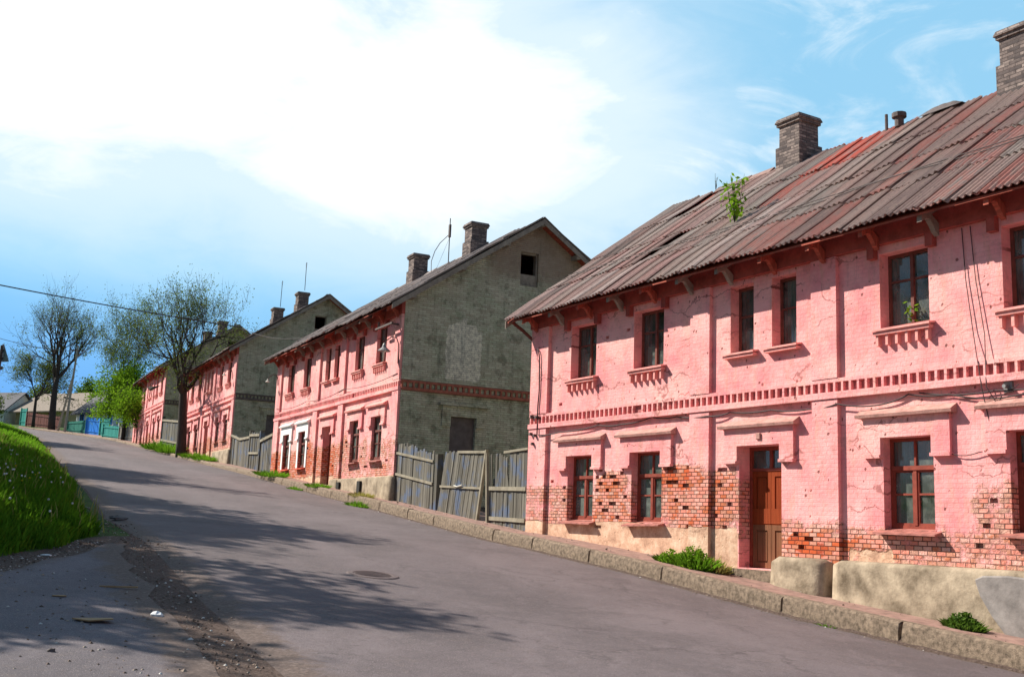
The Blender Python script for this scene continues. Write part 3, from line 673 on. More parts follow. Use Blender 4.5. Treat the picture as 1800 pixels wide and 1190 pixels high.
    for i, (a, b) in enumerate(lo + SLIM):
        w = MB(); z = UP_Z[0]; e = .10 if i < 4 else .13
        w.hexa([(a - e, -.15, z - .075), (b + e, -.15, z - .075), (b + e, .16, z - .012), (a - e, .16, z - .012)],
               [(a - e, -.15, z - .04), (b + e, -.15, z - .04), (b + e, .16, z + .012), (a - e, .16, z + .012)])
        w.box(a - e + .03, b + e - .03, -.12, 0, z - .13, z - .076, .003)
        if i < 4:
            nb = 6
            for q in range(nb): xx = a - .03 + (b - a + .06 - .05) * q / (nb - 1); w.box(xx, xx + .05, -.09, 0, z - .31, z - .131)
        w.build('window_sill', 'trim', H)
    # windows
    CW = [(0, 1, .0, 1, 'curtain')]
    cs = opt.get('curtains', {})
    for i, (a, b) in enumerate(lo):
        window(H, a, b, LW_Z[0] + .03, LW_Z[1], 'low', 'frame' if fine else 'frame_d', cs.get(('l', i), CW if R.random() < .7 else None), .17 if fine else .09)
    for i, (a, b) in enumerate(lo):
        window(H, a, b, UP_Z[0] + .01, UP_Z[1], 'up', 'frame_d', cs.get(('u', i), CW if R.random() < .5 else None), .22 if fine else .12)
    for i, (a, b) in enumerate(SLIM):
        window(H, a, b, UP_Z[0] + .01, 4.78, 'slim', 'frame_d', cs.get(('s', i), [(0, 1, 0, .35, 'curtain')]), .22 if fine else .12)
    # door: two leaves under a two-pane light
    d = MB(); a, b, z0, z1 = DOOR[0], DOOR[1], dz0, DOOR[3]
    f_ = MB(); yd = .30; zt = z0 + 1.80
    f_.box(a, a + .07, yd - .03, yd + .06, z0, z1); f_.box(b - .07, b, yd - .03, yd + .06, z0, z1); f_.box(a + .07, b - .07, yd - .03, yd + .06, z1 - .07, z1)
    f_.box(a + .07, b - .07, yd - .03, yd + .06, zt, zt + .05); f_.box((a + b) / 2 - .03, (a + b) / 2 + .03, yd - .02, yd + .05, zt + .05, z1 - .07)
    fo = f_.build('door_frame', 'frame', H)
    MB().add([(a + .07, yd + .02, zt + .05), (b - .07, yd + .02, zt + .05), (b - .07, yd + .02, z1 - .07), (a + .07, yd + .02, z1 - .07)], [(0, 1, 2, 3)]).build('pane', 'glass', fo)
    for k in range(2):
        xa = a + .07 + k * ((b - a) / 2 - .07) + .004; xb = xa + (b - a) / 2 - .078
        for (za, zb, mm) in ((z0 + .01, z0 + .80, 'door_l'), (z0 + .80, zt - .004, 'door')):
            e = MB(); t = .09
            e.box(xa, xb, yd + .012, yd + .05, za, zb, tint=R.random() * .5)
            e.box(xa, xa + t, yd - .012, yd + .0119, za, zb, tint=R.random() * .5); e.box(xb - t, xb, yd - .012, yd + .0119, za, zb, tint=R.random() * .5)
            e.box(xa + t, xb - t, yd - .012, yd + .0119, za, za + .1, tint=.3); e.box(xa + t, xb - t, yd - .012, yd + .0119, zb - .1, zb, tint=.3)
            e.box(xa + t + .03, xb - t - .03, yd - .004, yd + .0118, za + .13, zb - .13, tint=R.random() * .3)
            if mm == 'door':
                e.box(xa - .001, xb + .001, yd - .024, yd - .0125, za + .02, za + .30, tint=.1)
            e.build('door_leaf', mm, H)
    # step
    MB().box(a - .15, b + .1, -.28, .3, z0 - .25, z0 - .02, .01).build('door_step', 'kerb', H)
    # eaves: boards, rafter brackets
    sof = MB(); tn = (RIDGE_ZS(opt) - EAVE_Z) / (RIDGE_Y - EAVE_Y)
    RZ = RIDGE_ZS(opt); x0r, x1r = -.45, L + .45
    def top(y): return EAVE_Z + (y - EAVE_Y) * tn if y <= RIDGE_Y else RZ - (y - RIDGE_Y) * tn
    for (ya, yb) in ((EAVE_Y + .03, RIDGE_Y), (RIDGE_Y, 2 * RIDGE_Y - EAVE_Y - .03)):
        n_ = 22
        for k in range(n_):
            y1_, y2_ = ya + (yb - ya) * k / n_ , ya + (yb - ya) * (k + 1) / n_ - .01
            sof.hexa([(x0r + .03, y1_, top(y1_) - .11), (x1r - .03, y1_, top(y1_) - .11), (x1r - .03, y2_, top(y2_) - .11), (x0r + .03, y2_, top(y2_) - .11)],
                     [(x0r + .03, y1_, top(y1_) - .075), (x1r - .03, y1_, top(y1_) - .075), (x1r - .03, y2_, top(y2_) - .075), (x0r + .03, y2_, top(y2_) - .075)])
    so = sof.build('roof_boards', 'soffit', H)
    nb = 14 if fine else 12
    for k in range(nb):
        xx = .25 + (L - .5) * k / (nb - 1)
        e = MB(); w = .045
        e.hexa([(xx - w, EAVE_Y + .08, top(EAVE_Y + .08) - .24), (xx + w, EAVE_Y + .08, top(EAVE_Y + .08) - .24), (xx + w, 0.0, top(0) - .29), (xx - w, 0, top(0) - .29)],
               [(xx - w, EAVE_Y + .08, top(EAVE_Y + .08) - .112), (xx + w, EAVE_Y + .08, top(EAVE_Y + .08) - .112), (xx + w, 0, top(0) - .112), (xx - w, 0, top(0) - .112)])
        pr = [(-.121, 4.78), (-.20, 4.84), (-.26, 4.93), (-.34, 5.02), (-.46, top(-.46) - .23), (-.30, top(-.3) - .25), (-.17, 5.02), (-.121, 4.98)]
        e.prism(pr, 'x', xx - w, xx + w)
        e.build('eave_bracket', 'bargewood' if R.random() < .5 else 'soffit', H)
    for xx in (x0r, x1r):
        for side in (0, 1):
            e = MB(); ys = [EAVE_Y, RIDGE_Y] if side == 0 else [RIDGE_Y, 2 * RIDGE_Y - EAVE_Y]
            y1_, y2_ = ys; a0, b0 = (xx - .03, xx + .0) if xx < 0 else (xx, xx + .03)
            e.hexa([(a0, y1_, top(y1_) - .22), (b0, y1_, top(y1_) - .22), (b0, y2_, top(y2_) - .22), (a0, y2_, top(y2_) - .22)],
                   [(a0, y1_, top(y1_) - .03), (b0, y1_, top(y1_) - .03), (b0, y2_, top(y2_) - .03), (a0, y2_, top(y2_) - .03)])
            e.build('bargeboard', 'bargewood', H)
    for yy in (0.15, 1.9, 3.5, 4.85, 6.3, 8.0, 9.5):
        MB().box(L - .1, L + .44, yy - .07, yy + .07, top(yy) - .28, top(yy) - .118).build('purlin', 'bargewood', H); MB().box(-.44, .1, yy - .07, yy + .07, top(yy) - .28, top(yy) - .118).build('purlin', 'bargewood', H)
    # corrugated sheets, each laid with its own small tilt
    lam = .13; wd = lam * 4; sl = math.hypot(RIDGE_Y - EAVE_Y, RZ - EAVE_Z); uy, uz = (RIDGE_Y - EAVE_Y) / sl, (RZ - EAVE_Z) / sl
    rf = MB(); rows = 4; rl = sl / rows; step = 8 if fine else 4
    for side in (0, 1):
        if side and not fine: step = 2
        ncol = int(math.ceil((x1r - x0r) / wd)); shift = 0
        drift = R.uniform(-.02, .02)
        for c in range(ncol):
            colt = R.random(); colred = 1.0 if R.random() < opt.get('redcol', .1) * .7 else 0.0
            for r in range(rows):
                xa = x0r + c * wd; xb = min(xa + wd + .05, x1r + .02)
                if (side, c, r) in opt.get('missing', ()): continue
                t0 = r * rl - (.16 if r else 0) + R.uniform(-.04, .04) - (.05 if r == 0 else 0); t1 = (r + 1) * rl + (0.02 if r < rows - 1 else .0)
                if r == rows - 1: t1 += R.uniform(-.02, .05)
                tint = min(1, max(0, colt * .75 + R.random() * .3)); red = colred * R.random() * .9
                if opt.get('redzone') and side == 0:
                    zx0, zx1 = opt['redzone']
                    if zx0 < xa < zx1 and r >= 2: red = .95 if r == 3 else (.6 if R.random() < .4 else .15)
                    elif xa > zx1 and R.random() < .25: red = .35
                l1 = R.uniform(.02, .055); l0 = R.uniform(.0, .03); sk = R.uniform(-.02, .02)
                nx = max(2, int(round((xb - xa) / lam * step))); nt = 2
                vs = []
                for j in range(nt + 1):
                    t = t0 + (t1 - t0) * j / nt
                    for i in range(nx + 1):
                        u = i / nx; x = xa + (xb - xa) * u + sk * (j / nt - .5)
                        h = .022 * cos(2 * pi * (xa + (xb - xa) * u - x0r) / lam) + .012 + l1 * u * u + (.016 * (1 - j / nt) if r else 0) + l0 * (1 - j / nt)
                        h += .05 * vn(x * .35, t * .5, seed) + .03 * vn(x * .9, t * .9, seed + 3)
                        yy = EAVE_Y + uy * t - uz * h; zz = EAVE_Z + uz * t + uy * h
                        if side: yy = 2 * RIDGE_Y - yy
                        vs.append((x, yy, zz))
                k = nx + 1; fs = [(j * k + i, j * k + i + 1, (j + 1) * k + i + 1, (j + 1) * k + i) for j in range(nt) for i in range(nx)]
                if side: fs = [f[::-1] for f in fs]
                rf.add(vs, fs, tint=tint, red=red)
    ro = rf.build('roof', opt.get('roofm', 'roof'), H)
    sm = ro.modifiers.new('thick', 'SOLIDIFY'); sm.thickness = .012; sm.offset = -1
    rc = MB()
    for (ra, rb) in opt.get('ridge', [(0, L)]):
        q = ra
        while q < rb:
            e = min(q + R.uniform(1.1, 1.8), rb); dz = R.uniform(.02, .07)
            rc.add([(q, RIDGE_Y - .17, RZ - .11 + dz), (q, RIDGE_Y, RZ + .05 + dz), (q, RIDGE_Y + .17, RZ - .11 + dz), (e, RIDGE_Y - .17, RZ - .09 + dz), (e, RIDGE_Y, RZ + .07 + dz), (e, RIDGE_Y + .17, RZ - .09 + dz),
                    (q, RIDGE_Y - .17, RZ - .13 + dz), (q, RIDGE_Y, RZ + .03 + dz), (q, RIDGE_Y + .17, RZ - .13 + dz), (e, RIDGE_Y - .17, RZ - .11 + dz), (e, RIDGE_Y, RZ + .05 + dz), (e, RIDGE_Y + .17, RZ - .11 + dz)],
                   [(0, 3, 4, 1), (1, 4, 5, 2), (6, 7, 10, 9), (7, 8, 11, 10), (0, 1, 7, 6), (1, 2, 8, 7), (3, 9, 10, 4), (4, 10, 11, 5), (0, 6, 9, 3), (2, 5, 11, 8)], tint=R.random(), red=0.)
            q = e
    rc.build('ridge_cap', opt.get('roofm', 'roof'), ro)
    # chimneys
    for cx in opt.get('chim', (4.45, 10.55)):
        c = MB(); w = .33; cy = RIDGE_Y - .12
        c.box(cx - w - .06, cx + w + .06, cy - w - .06, cy + w + .06, RZ - .75, RZ + .30, .008)
        c.box(cx - w, cx + w, cy - w, cy + w, RZ + .30, RZ + .86, .006)
        c.box(cx - w - .05, cx + w + .05, cy - w - .05, cy + w + .05, RZ + .86, RZ + .93, .006)
        co = c.build('chimney', 'chimney', ro)
        e = MB(); e.hexa([(cx - w - .10, cy - w - .10, RZ + .931), (cx + w + .10, cy - w - .10, RZ + .931), (cx + w + .10, cy + w + .10, RZ + .931), (cx - w - .10, cy + w + .10, RZ + .931)],
                         [(cx - w - .05, cy - w - .05, RZ + 1.06), (cx + w + .05, cy - w - .05, RZ + 1.06), (cx + w + .05, cy + w + .05, RZ + 1.06), (cx - w - .05, cy + w + .05, RZ + 1.06)])
        soften(e.build('chimney_cap', 'chimney', co), .03, 2)
    # gables
    for end in (0, 1):
        x = L if end else 0.0
        if end: Pg = lambda v, d, z: (L - d, v, z)
        else: Pg = lambda v, d, z: (0 + d, D_ - v, z)
        rl_ = (lambda v: top(v) - .115) if end else (lambda v: top(D_ - v) - .115)
        go = [(1.82, 2.74, .15, 1.63, .16), (4.22, 4.92, 6.42, 7.62, .4)]
        g = MB(); wall(g, 0, D_, base, RZ, .22 if end else .5, go, [], opt.get('gwear', lambda x, z: (0, 0)), Pg, zmax=rl_)
        g.build('gable_wall', 'gable', H)
        f_ = MB(); bm = opt.get('gband', 'redband')
        def GB(v0, v1, d0, d1, z0, z1, m=f_): k = len(m.v); m.box(v0, v1, d0, d1, z0, z1, .002); m.v[k:] = [Pg(*p) for p in m.v[k:]]
        GB(0.0, D_, -.10, 0, 2.36, 2.46); GB(0.0, D_, -.06, 0, 2.62, 2.70); v = 0.
        while v < D_: GB(v, v + .07, -.055, 0, 2.46, 2.62); v += .2
        f_.build('string_course', bm, H)
        h_ = MB()
        for r in ((1.5, 1.81, -.06, 0, 1.30, 1.97), (2.75, 3.06, -.06, 0, 1.30, 1.97), (1.81, 2.75, -.06, 0, 1.64, 1.97), (1.38, 3.18, -.16, 0, 1.971, 2.06)): GB(*r, m=h_)
        for r in ((0.0, .75, -.06, 0, base, 2.35), (0.0, .75, -.06, 0, 2.71, 4.9)): GB(*r, m=h_)
        h_.a = {}; h_.build('gable_trim', 'gable', H)
        i_ = MB(); GB(1.821, 2.739, .13, .17, .151, 1.629, m=i_); i_.build('blocked_opening', 'boarded', H)
        aw = MB()
        for r in ((4.22, 4.27, .1, .16, 6.42, 7.62), (4.87, 4.92, .1, .16, 6.42, 7.62), (4.27, 4.87, .1, .16, 7.57, 7.62), (4.27, 4.87, .1, .16, 6.42, 6.47), (4.27, 4.87, .12, .14, 6.47, 6.85)): GB(*r, m=aw)
        aw.build('attic_window', 'bargewood', H)
    # back wall and the dark inside
    MB().box(.2, L - .2, D_ - .3, D_ - .02, base, 5.3).build('back_wall', 'gable', H)
    inn = MB(); inn.box(.42, L - .42, 2.6, 2.7, base, 5.0); inn.box(.42, L - .42, .45, 2.6, 2.35, 2.6); inn.box(.42, L - .42, .45, 2.6, 4.95, 5.05); inn.box(.42, L - .42, .45, 2.6, -.75, -.65)
    for xx in (.42, 3.3, 6.6, 9.3, 12.4, L - .5): inn.box(xx, xx + .08, .43, 2.6, -.65, 2.35); inn.box(xx, xx + .08, .43, 2.6, 2.6, 4.95)
    inn.build('inner_walls', 'dark', H)
    return H, ro, top

def RIDGE_ZS(opt): return opt.get('ridge_z', 8.85)

def blob_(x, z, cx, cz, rx, rz): 
    d = math.hypot((x - cx) / rx, (z - cz) / rz); return max(0.0, 1.0 - d)
def wearA(x, z):
    w = .0
    if x < 9.3:
        band = sstep((1.25 - z) / .45) * sstep((z + .25) / .2)
        w = max(w, .40 * band * (1 if x > .2 else .9))
        w = max(w, .66 * min(1, 2.4 * blob_(x, z, 3.35, .95, .8, .42)), .52 * min(1, 2.4 * blob_(x, z, 3.35, .5, .9, .6)), .80 * min(1, 2.6 * blob_(x, z, 5.6, 1.05, 1.0, .36)), .54 * min(1, 2.6 * blob_(x, z, 5.75, .6, 1.3, .6)), .60 * min(1, 2.2 * blob_(x, z, 6.95, .7, .7, .8)), .55 * min(1, 2 * blob_(x, z, 2.9, .2, 2.6, .35)), .6 * min(1, 2 * blob_(x, z, 6.3, .2, 1.2, .5)))
        if x > 7.4: w *= .0 if x < 8.5 else 1
    if x >= 8.4:
        w = .42 * sstep((.32 - .05 * (x - 12) - z) / .30)
        w = max(w, .95 * min(1, 2.4 * blob_(x, z, 9.3, -.14, 1.05, .30)), .62 * min(1, 2 * blob_(x, z, 10.4, -.1, .6, .25)), .44 * min(1, 2.2 * blob_(x, z, 12.95, .42, .75, .75)), .5 * min(1, 2 * blob_(x, z, 14.2, -.1, 1.5, .4)))
        if z < -.5: w = .5
    r = 0.0
    if x < 7.35: r = sstep((.17 - .12 * sin(x * 1.3) * .4 - z) / .12) * (1 if z > -.62 else .9)
    if x > 9.95 and z < -.15: r = .55 * sstep((-.05 - z) / .15) if x < 11 else .47 * sstep((-.16 - z) / .12)
    if 7.35 < x < 8.5 and z < .0: r = .3
    return w, r
def wearB(x, z):
    w = .0
    band = sstep((1.15 - z) / .5)
    if x < 9.6: w = max(.62 * band * (x > 5.0) + .66 * band * (x <= 5.0), .9 * min(1, 2.2 * blob_(x, z, 5.6, .5, 1.0, .9)), .9 * min(1, 2.4 * blob_(x, z, 8.85, .2, .6, .9)), .85 * min(1, 2 * blob_(x, z, .6, .5, 1.2, .6)))
    else:
        w = max(.36 * band, .55 * min(1, 2.2 * blob_(x, z, 10.2, .6, .5, .9)), .42 * min(1, 2 * blob_(x, z, 12.3, .4, .6, .9)), .55 * min(1, 2 * blob_(x, z, 14.2, -.2, 1.6, .3)))
    r = 0.
    if x < 9.3: r = .62 * sstep((.0 - z) / .2)
    if x > 9 and z < -.42: r = .8
    return w, r
def wearC(x, z): return .42 * sstep((.9 - z) / .7) + .3 * min(1, 2 * blob_(x, z, 8.9, .0, 1.4, 1.0)), .6 * sstep((-.1 - z) / .2)
def gw(x, z):
    w = .55 * min(1, 2 * blob_(x, z, .25, 1.2, .55, 1.25)) + .45 * min(1, 2 * blob_(x, z, .3, 3.0, .7, .32)) + .42 * min(1, 2 * blob_(x, z, 2.0, 2.78, 2.6, .22))
    r = sstep((z - 6.2) / .8) * .75 * sstep((x - 2.6) / .8)
    if r <= 0:
        e = min(x - 1.5, 2.8 - x, z - 2.9, 4.95 - .25 * abs(x - 2.15) * 2 - z); r = -.75 * sstep(e / .12 + .5)
    return w, r

lostA = [(.95, 1.05, 1), (1.45, .62, 1), (1.3, .48, 1), (1.42, .86, 1), (2.85, 1.28, 1), (2.78, 1.13, 1), (3.02, 1.12, 1), (2.9, .98, 1), (3.3, 1.1, 2), (3.42, .92, 2), (3.55, 1.0, 1), (3.2, .80, 1), (2.72, .82, 1), (2.92, .5, 1), (3.25, .48, 2), (3.0, .35, 2), (2.75, -.02, 2), (3.7, 1.2, 1),
         (5.2, 1.28, 2), (5.5, 1.2, 2), (5.95, 1.26, 1), (5.3, .98, 3), (5.75, .9, 2), (6.25, 1.12, 1), (5.7, .42, 3), (5.9, .05, 2), (6.75, .9, 1), (6.85, 1.18, 2), (7.1, .55, 1), (6.72, .3, 1), (6.9, .1, 1), (7.05, 1.3, 1), (5.45, .62, 1), (6.1, .7, 1), (3.85, .66, 1), (3.5, .2, 1),
         (8.75, .02, 1), (9.1, -.1, 2), (9.6, -.18, 1), (8.9, -.25, 1), (13.0 - .4, .22, 1), (12.5, -.05, 1), (12.7, .6, 1), (14.4, .0, 2),
         (3.05, 4.25, 1), (3.75, 4.3, 1), (1.2, 2.9, 1)]
lostB = [(5.3, .9, 2), (5.6, .5, 1), (8.8, .8, 1), (9.0, .3, 2), (8.75, .1, 1), (10.2, .9, 2), (10.3, .75, 1), (12.2, .6, 1), (12.1, .3, 1), (.5, .5, 2), (14.5, .1, 2), (12.4, -.05, 3), (9.9, .55, 1)]
CUR = 'curtain'; CWH = 'curtain_w'
optA = dict(seed=11, fine=True, wear=wearA, lost=lostA, ridge_z=9.18, redzone=(5.3, 7.1), redcol=.12, base=-2.6, ridge=[(1.4, 3.55), (7.9, L_ := 16.0)] if False else [(1.4, 3.5)],
            gwear=gw, missing={(0, 3, 3), (0, 7, 1)},
            curtains={('l', 0): [(0, .45, 0, 1, CUR), (.52, .72, 0, .62, CWH), (.72, 1, 0, 1, CUR)], ('l', 1): [(0, 1, .0, .98, CUR)], ('l', 2): [(0, .32, 0, 1, CUR), (.54, .66, 0, .62, CWH), (.66, 1, .0, 1, CUR)], ('l', 3): [(.2, 1, 0, 1, CUR)],
                      ('u', 0): [(0, 1, 0, .5, CUR)], ('u', 1): [(0, .35, 0, .4, CUR), (.5, 1, 0, .45, CUR)], ('u', 2): [(0, .14, 0, .5, CUR)], ('u', 3): None, ('s', 0): [(0, 1, 0, .35, CUR)], ('s', 1): [(0, .45, 0, 1, CUR), (.45, 1, 0, .4, CUR)]})
HA, roofA, topA = house('brick_house', 'nearest pink brick house, with orange-brown double door and rusty red corrugated roof', (.59, 27.0), 0.5432432 , 0.0, 15.8, optA)
optB = dict(seed=23, wear=wearB, lost=lostB, ridge_z=8.82, white=True, roofm='roof_g', redcol=.05, base=-2.6, gwear=gw, gband='redband', ridge=[(0.5, 3.0), (5.2, 9.8), (12.5, 13.8)], missing={(0, 9, 3)},
            curtains={('u', 0): None, ('u', 2): [(0, 1, 0, 1, CUR)]})
HB, roofB, topB = house('brick_house', 'second pink brick house, two ground-floor windows framed in white, grey gable behind the plank fence', (-10.54, 48.95), 0.4633680, 1.83, 15.6, optB)
optC = dict(seed=37, wear=wearC, ridge_z=8.85, roofm='roof_g', redcol=0, base=-2.8, gwear=lambda x, z: (0, 0), gband='greyband', ridge=[(0, 15.6)], frame='frame')
HC, roofC, topC = house('brick_house', 'third pink brick house up the hill, large dark tree standing in front of it', (-22.2, 74.11), 0.457822, 3.96, 15.6, optC)
optD = dict(seed=41, wear=wearC, ridge_z=8.85, roofm='roof_g', redcol=0, base=-2.8, gwear=lambda x, z: (0, 0), gband='greyband', ridge=[(0, 15.6)])
HD, roofD, topD = house('brick_house', 'farthest pink brick house, half hidden behind the trees', (-32.46, 93.99), 0.457822, 5.46, 15.6, optD)

# plinths
def plinth(H, x0, x1, zt, out, zb, m, rnd=.09):
    mb = MB(); n_ = max(4, int((x1 - x0) / .18)); vs = []
    for i in range(n_ + 1):
        x = x0 + (x1 - x0) * i / n_; e = .03 * vn(x * 1.2, 4, 1); ends = min(x - x0, x1 - x); k = rnd * (1 - min(1, ends / .12)) * 1.0
        for (y, z) in ((0, zt - k * .7), (-out + rnd + k, zt + e * .3 - k * .7), (-out + rnd * .3 + k, zt - rnd * .35 - k * .6), (-out + e + k, zt - rnd - k * .3), (-out - .03 + e + k * .6, (zt + zb) / 2), (-out - .05 + e + k * .5, zb), (0, zb)): vs.append((x, y, z))
    m_ = 7; fs = [(i * m_ + j, i * m_ + j + 1, (i + 1) * m_ + j + 1, (i + 1) * m_ + j) for i in range(n_) for j in range(m_ - 1)] + [tuple(range(m_))[::-1], tuple(range(n_ * m_, n_ * m_ + m_))]
    mb.add(vs, fs); return mb.build('plinth', m, H, smooth=True)
plinth(HA, 8.56, 9.78, -.37, .42, -2.4, 'concrete'); plinth(HA, 9.95, 15.95, -.37, .36, -2.4, 'concrete', .07)
def patchA():
    mb = MB(); pts = [(12.72, -.52), (12.86, -.46), (13.25, -.44), (13.6, -.46), (13.55, -1.3), (13.2, -1.28), (12.98, -1.02), (12.8, -.75)]
    mb.prism([(x, z) for x, z in pts], 'y', -.455, -.36); soften(mb.build('mortar_patch', 'patch', HA), .02)
patchA()
def footing(H, x0, x1, s0, s1):
    mb = MB(); n_ = 24; vs = []
    for i in range(n_ + 1):
        x = x0 + (x1 - x0) * i / n_; p = H.matrix_world @ Vector((x, 0, 0)); zg = s0 + (s1 - s0) * i / n_
        d = .12 + .05 * vn(x * 2, 3, 3); t = zg + .10 + .05 * vn(x * 3, 9, 1)
        vs += [(x, 0, t), (x, -d, t - .02), (x, -d - .06, zg - .25)]
    mb.add(vs, [(3 * i + j, 3 * i + j + 1, 3 * i + j + 4, 3 * i + j + 3) for i in range(n_) for j in range(2)]); mb.build('footing', 'kerb', H)
footing(HA, 12.0, 15.9, -1.22, -1.48)
plinth(HB, 8.9, 9.9, -.42, .16, -2.2, 'concrete', .05); plinth(HB, 10.0, 15.66, -.42, .18, -2.2, 'concrete', .05)
for xa in (10.25, 12.55): MB().prism([(xa, -.55), (xa + .30, -.55), (xa + .30, -.85), (xa + .24, -1.0), (xa, -1.0)], 'y', -.26, -.1).build('cellar_opening', 'dark', HB)
plinth(HC, 11.0, 15.66, -.42, .16, -2.4, 'concrete', .05)
# small square plate above the near door
soften(MB().box(7.93, 8.05, -.10, -.066, 1.74, 1.86).build('number_plate', 'hoodtop', HA), .01)

# cables stapled along the near facade
def sag(pts, n=8, s=.05):
    out = []
    for a, b in zip(pts, pts[1:]):
        for i in range(n):
            t = i / n; out.append((a[0] + (b[0] - a[0]) * t, a[1] + (b[1] - a[1]) * t, a[2] + (b[2] - a[2]) * t - s * 4 * t * (1 - t)))
    return out + [pts[-1]]
c = MB()
c.tube(sag([(.45, -.12, 2.2), (1.3, -.06, 2.22), (2.9, -.06, 2.3), (3.75, -.05, 2.27), (4.8, -.05, 2.36), (5.6, -.04, 2.32), (6.6, -.1, 2.26), (7.2, -.05, 2.3), (8.3, -.05, 2.27), (9.2, -.04, 2.22), (9.9, -.1, 2.26), (10.7, -.05, 2.18), (11.35, -.05, 2.31), (12.1, -.05, 2.25), (13.0, -.05, 2.12), (14.5, -.1, 2.33), (15.7, -.1, 2.28)], 6, .03), .013, 5)
c.tube(sag([(11.55, -.05, 2.32), (12.9, -.05, 2.24), (14.8, -.06, 2.3)], 6, .05), .011, 5)
c.tube(sag([(11.9, -.04, 1.42), (12.6, -.05, 1.34), (13.06, -.05, 1.62)], 6, .08), .008, 5)
c.tube([(.28, -.1, 4.35), (.36, -.12, 4.3), (.42, -.12, 4.1), (.44, -.11, 3.3), (.40, -.11, 2.9), (.42, -.12, 2.2)], .016, 6)
c.build('wall_cable', 'cable', HA)
c = MB(); c.tube([(12.4, -.02, 4.85), (12.45, -.03, 4.0), (12.55, -.04, 3.2), (12.72, -.12, 2.3), (12.8, -.05, 1.7)], .007, 4)
c.tube([(12.55, -.02, 4.85), (12.62, -.03, 4.0), (12.75, -.04, 3.1), (12.8, -.12, 2.3), (12.95, -.06, 2.0), (13.05, -.05, 1.66)], .007, 4)
c.tube([(12.8, -.05, 1.7), (13.0, -.06, 2.15), (13.3, -.07, 2.3)], .006, 4); c.build('hanging_wires', 'cable', HA)
c = MB(); c.tube([(13.1, -.02, 2.28), (13.1, -.14, 2.28)], .03, 8); c.box(13.03, 13.17, -.04, 0, 2.2, 2.36); c.build('cable_insulator', 'metal', HA)
# corner bracket and holdfasts on the near left corner
c = MB(); c.tube([(-.3, -.5, 5.05), (-.2, -.25, 4.86), (-.04, -.04, 4.62), (-.02, -.02, 4.4)], .045, 6); c.build('corner_bracket', 'frame_d', HA)
for (x, z) in [(.1, 2.2), (.3, 2.15), (.2, 1.95), (.12, 2.62), (.35, 2.6)]: MB().box(x, x + .05, -.16, -.02, z, z + .07, .01).build('wall_tie', 'iron', HA)
# roof clutter
def RP(H, x, y, z): return H.matrix_local @ Vector((x, y, z)) if False else Matrix.Translation(H.location) @ Matrix.Rotation(H.rotation_euler.z, 4, 'Z') @ Vector((x, y, z))
c = MB(); c.tube([(7.15, 4.7, 9.1), (7.15, 4.7, 9.5)], .035, 8); c.build('vent_pipe', 'iron', roofA)
c = MB(); c.tube([(7.5, 4.7, 9.1), (7.5, 4.7, 9.32)], .10, 10); c.tube([(7.5, 4.7, 9.32), (7.5, 4.7, 9.42)], .16, 10); c.build('vent_pipe', 'iron', roofA)
c = MB(); vs = []
for i in range(15):
    x = 8.05 + i * .075; h = .09 * sin(pi * i / 14) + .03 * vn(x * 5, 1, 1)
    vs += [(x, 4.6, 9.12), (x, 4.72, 9.2 + h), (x, 5.0, 9.2 + h * .8), (x, 5.1, 9.1)]
c.add(vs, [(4 * i + j, 4 * i + j + 1, 4 * i + j + 5, 4 * i + j + 4) for i in range(14) for j in range(3)]); c.build('loose_ridge_felt', 'iron', roofA)
c = MB()
slp = (9.18 - 5.12) / (4.85 + .62)
c.tube([(x, .98 + .06 * sin(x * .7), 5.12 + slp * (1.6 + .06 * sin(x * .7)) + .10 + .02 * sin(x * 2)) for x in np.arange(-.3, 16.2, .4)], .012, 5)
c.tube([(x, 1.12 + .05 * sin(x * .5 + 1), 5.12 + slp * (1.74 + .05 * sin(x * .5 + 1)) + .10) for x in np.arange(-.3, 16.2, .4)], .010, 5)
c.build('roof_wire', 'iron', roofA)

# ------------------------------------------------------------------ fences and gates
def frame_pts(A, B): # local x from A to B, y away from the street
    A = Vector((*A, 0)); B = Vector((*B, 0)); d = (B - A); return A, math.atan2(d.y, d.x), d.length
def boards(mb, x0, x1, zb, zt, R, w=.13, y=0.0, lean=0.0, rag=.085, gaps=0.0, broken=0.0):
    """vertical boards between x0 and x1; zb, zt functions of x; lean = sideways shift from foot to head"""
    x = x0
    while x < x1 - .03:
        ww = min(w * R.uniform(.75, 1.25), x1 - x); tt = R.random(); a = zb(x) + R.uniform(-.02, .02); b = zt(x) + R.uniform(-rag, rag)
        if R.random() >= gaps:
            yy = y + R.uniform(-.012, .012); l = lean + R.uniform(-.015, .015)
            if R.random() < broken: b -= R.uniform(.1, .5); l += R.uniform(-.1, .1)
            g = .006
            bot = [(x + g, yy, a), (x + ww - g, yy, a), (x + ww - g, yy + .024, a), (x + g, yy + .024, a)]
            top = [(x + g + l, yy, b + R.uniform(-.02, .02)), (x + ww - g + l, yy, b + R.uniform(-.02, .02)), (x + ww - g + l, yy + .024, b), (x + g + l, yy + .024, b)]
            mb.add(bot + top, [(3, 2, 1, 0), (4, 5, 6, 7), (0, 1, 5, 4), (1, 2, 6, 5), (2, 3, 7, 6), (3, 0, 4, 7)], tint=tt)
        x += ww
def rail(p, q, parent, h=.075, d=.045, name='rail', m='wood_r'):
    mb = MB(); a, b = Vector(p), Vector(q)
    mb.hexa([(a.x, a.y - d, a.z), (b.x, b.y - d, b.z), (b.x, b.y, b.z), (a.x, a.y, a.z)], [(a.x, a.y - d, a.z + h), (b.x, b.y - d, b.z + h), (b.x, b.y, b.z + h), (a.x, a.y, a.z + h)], tint=.1)
    return mb.build(name, m, parent)
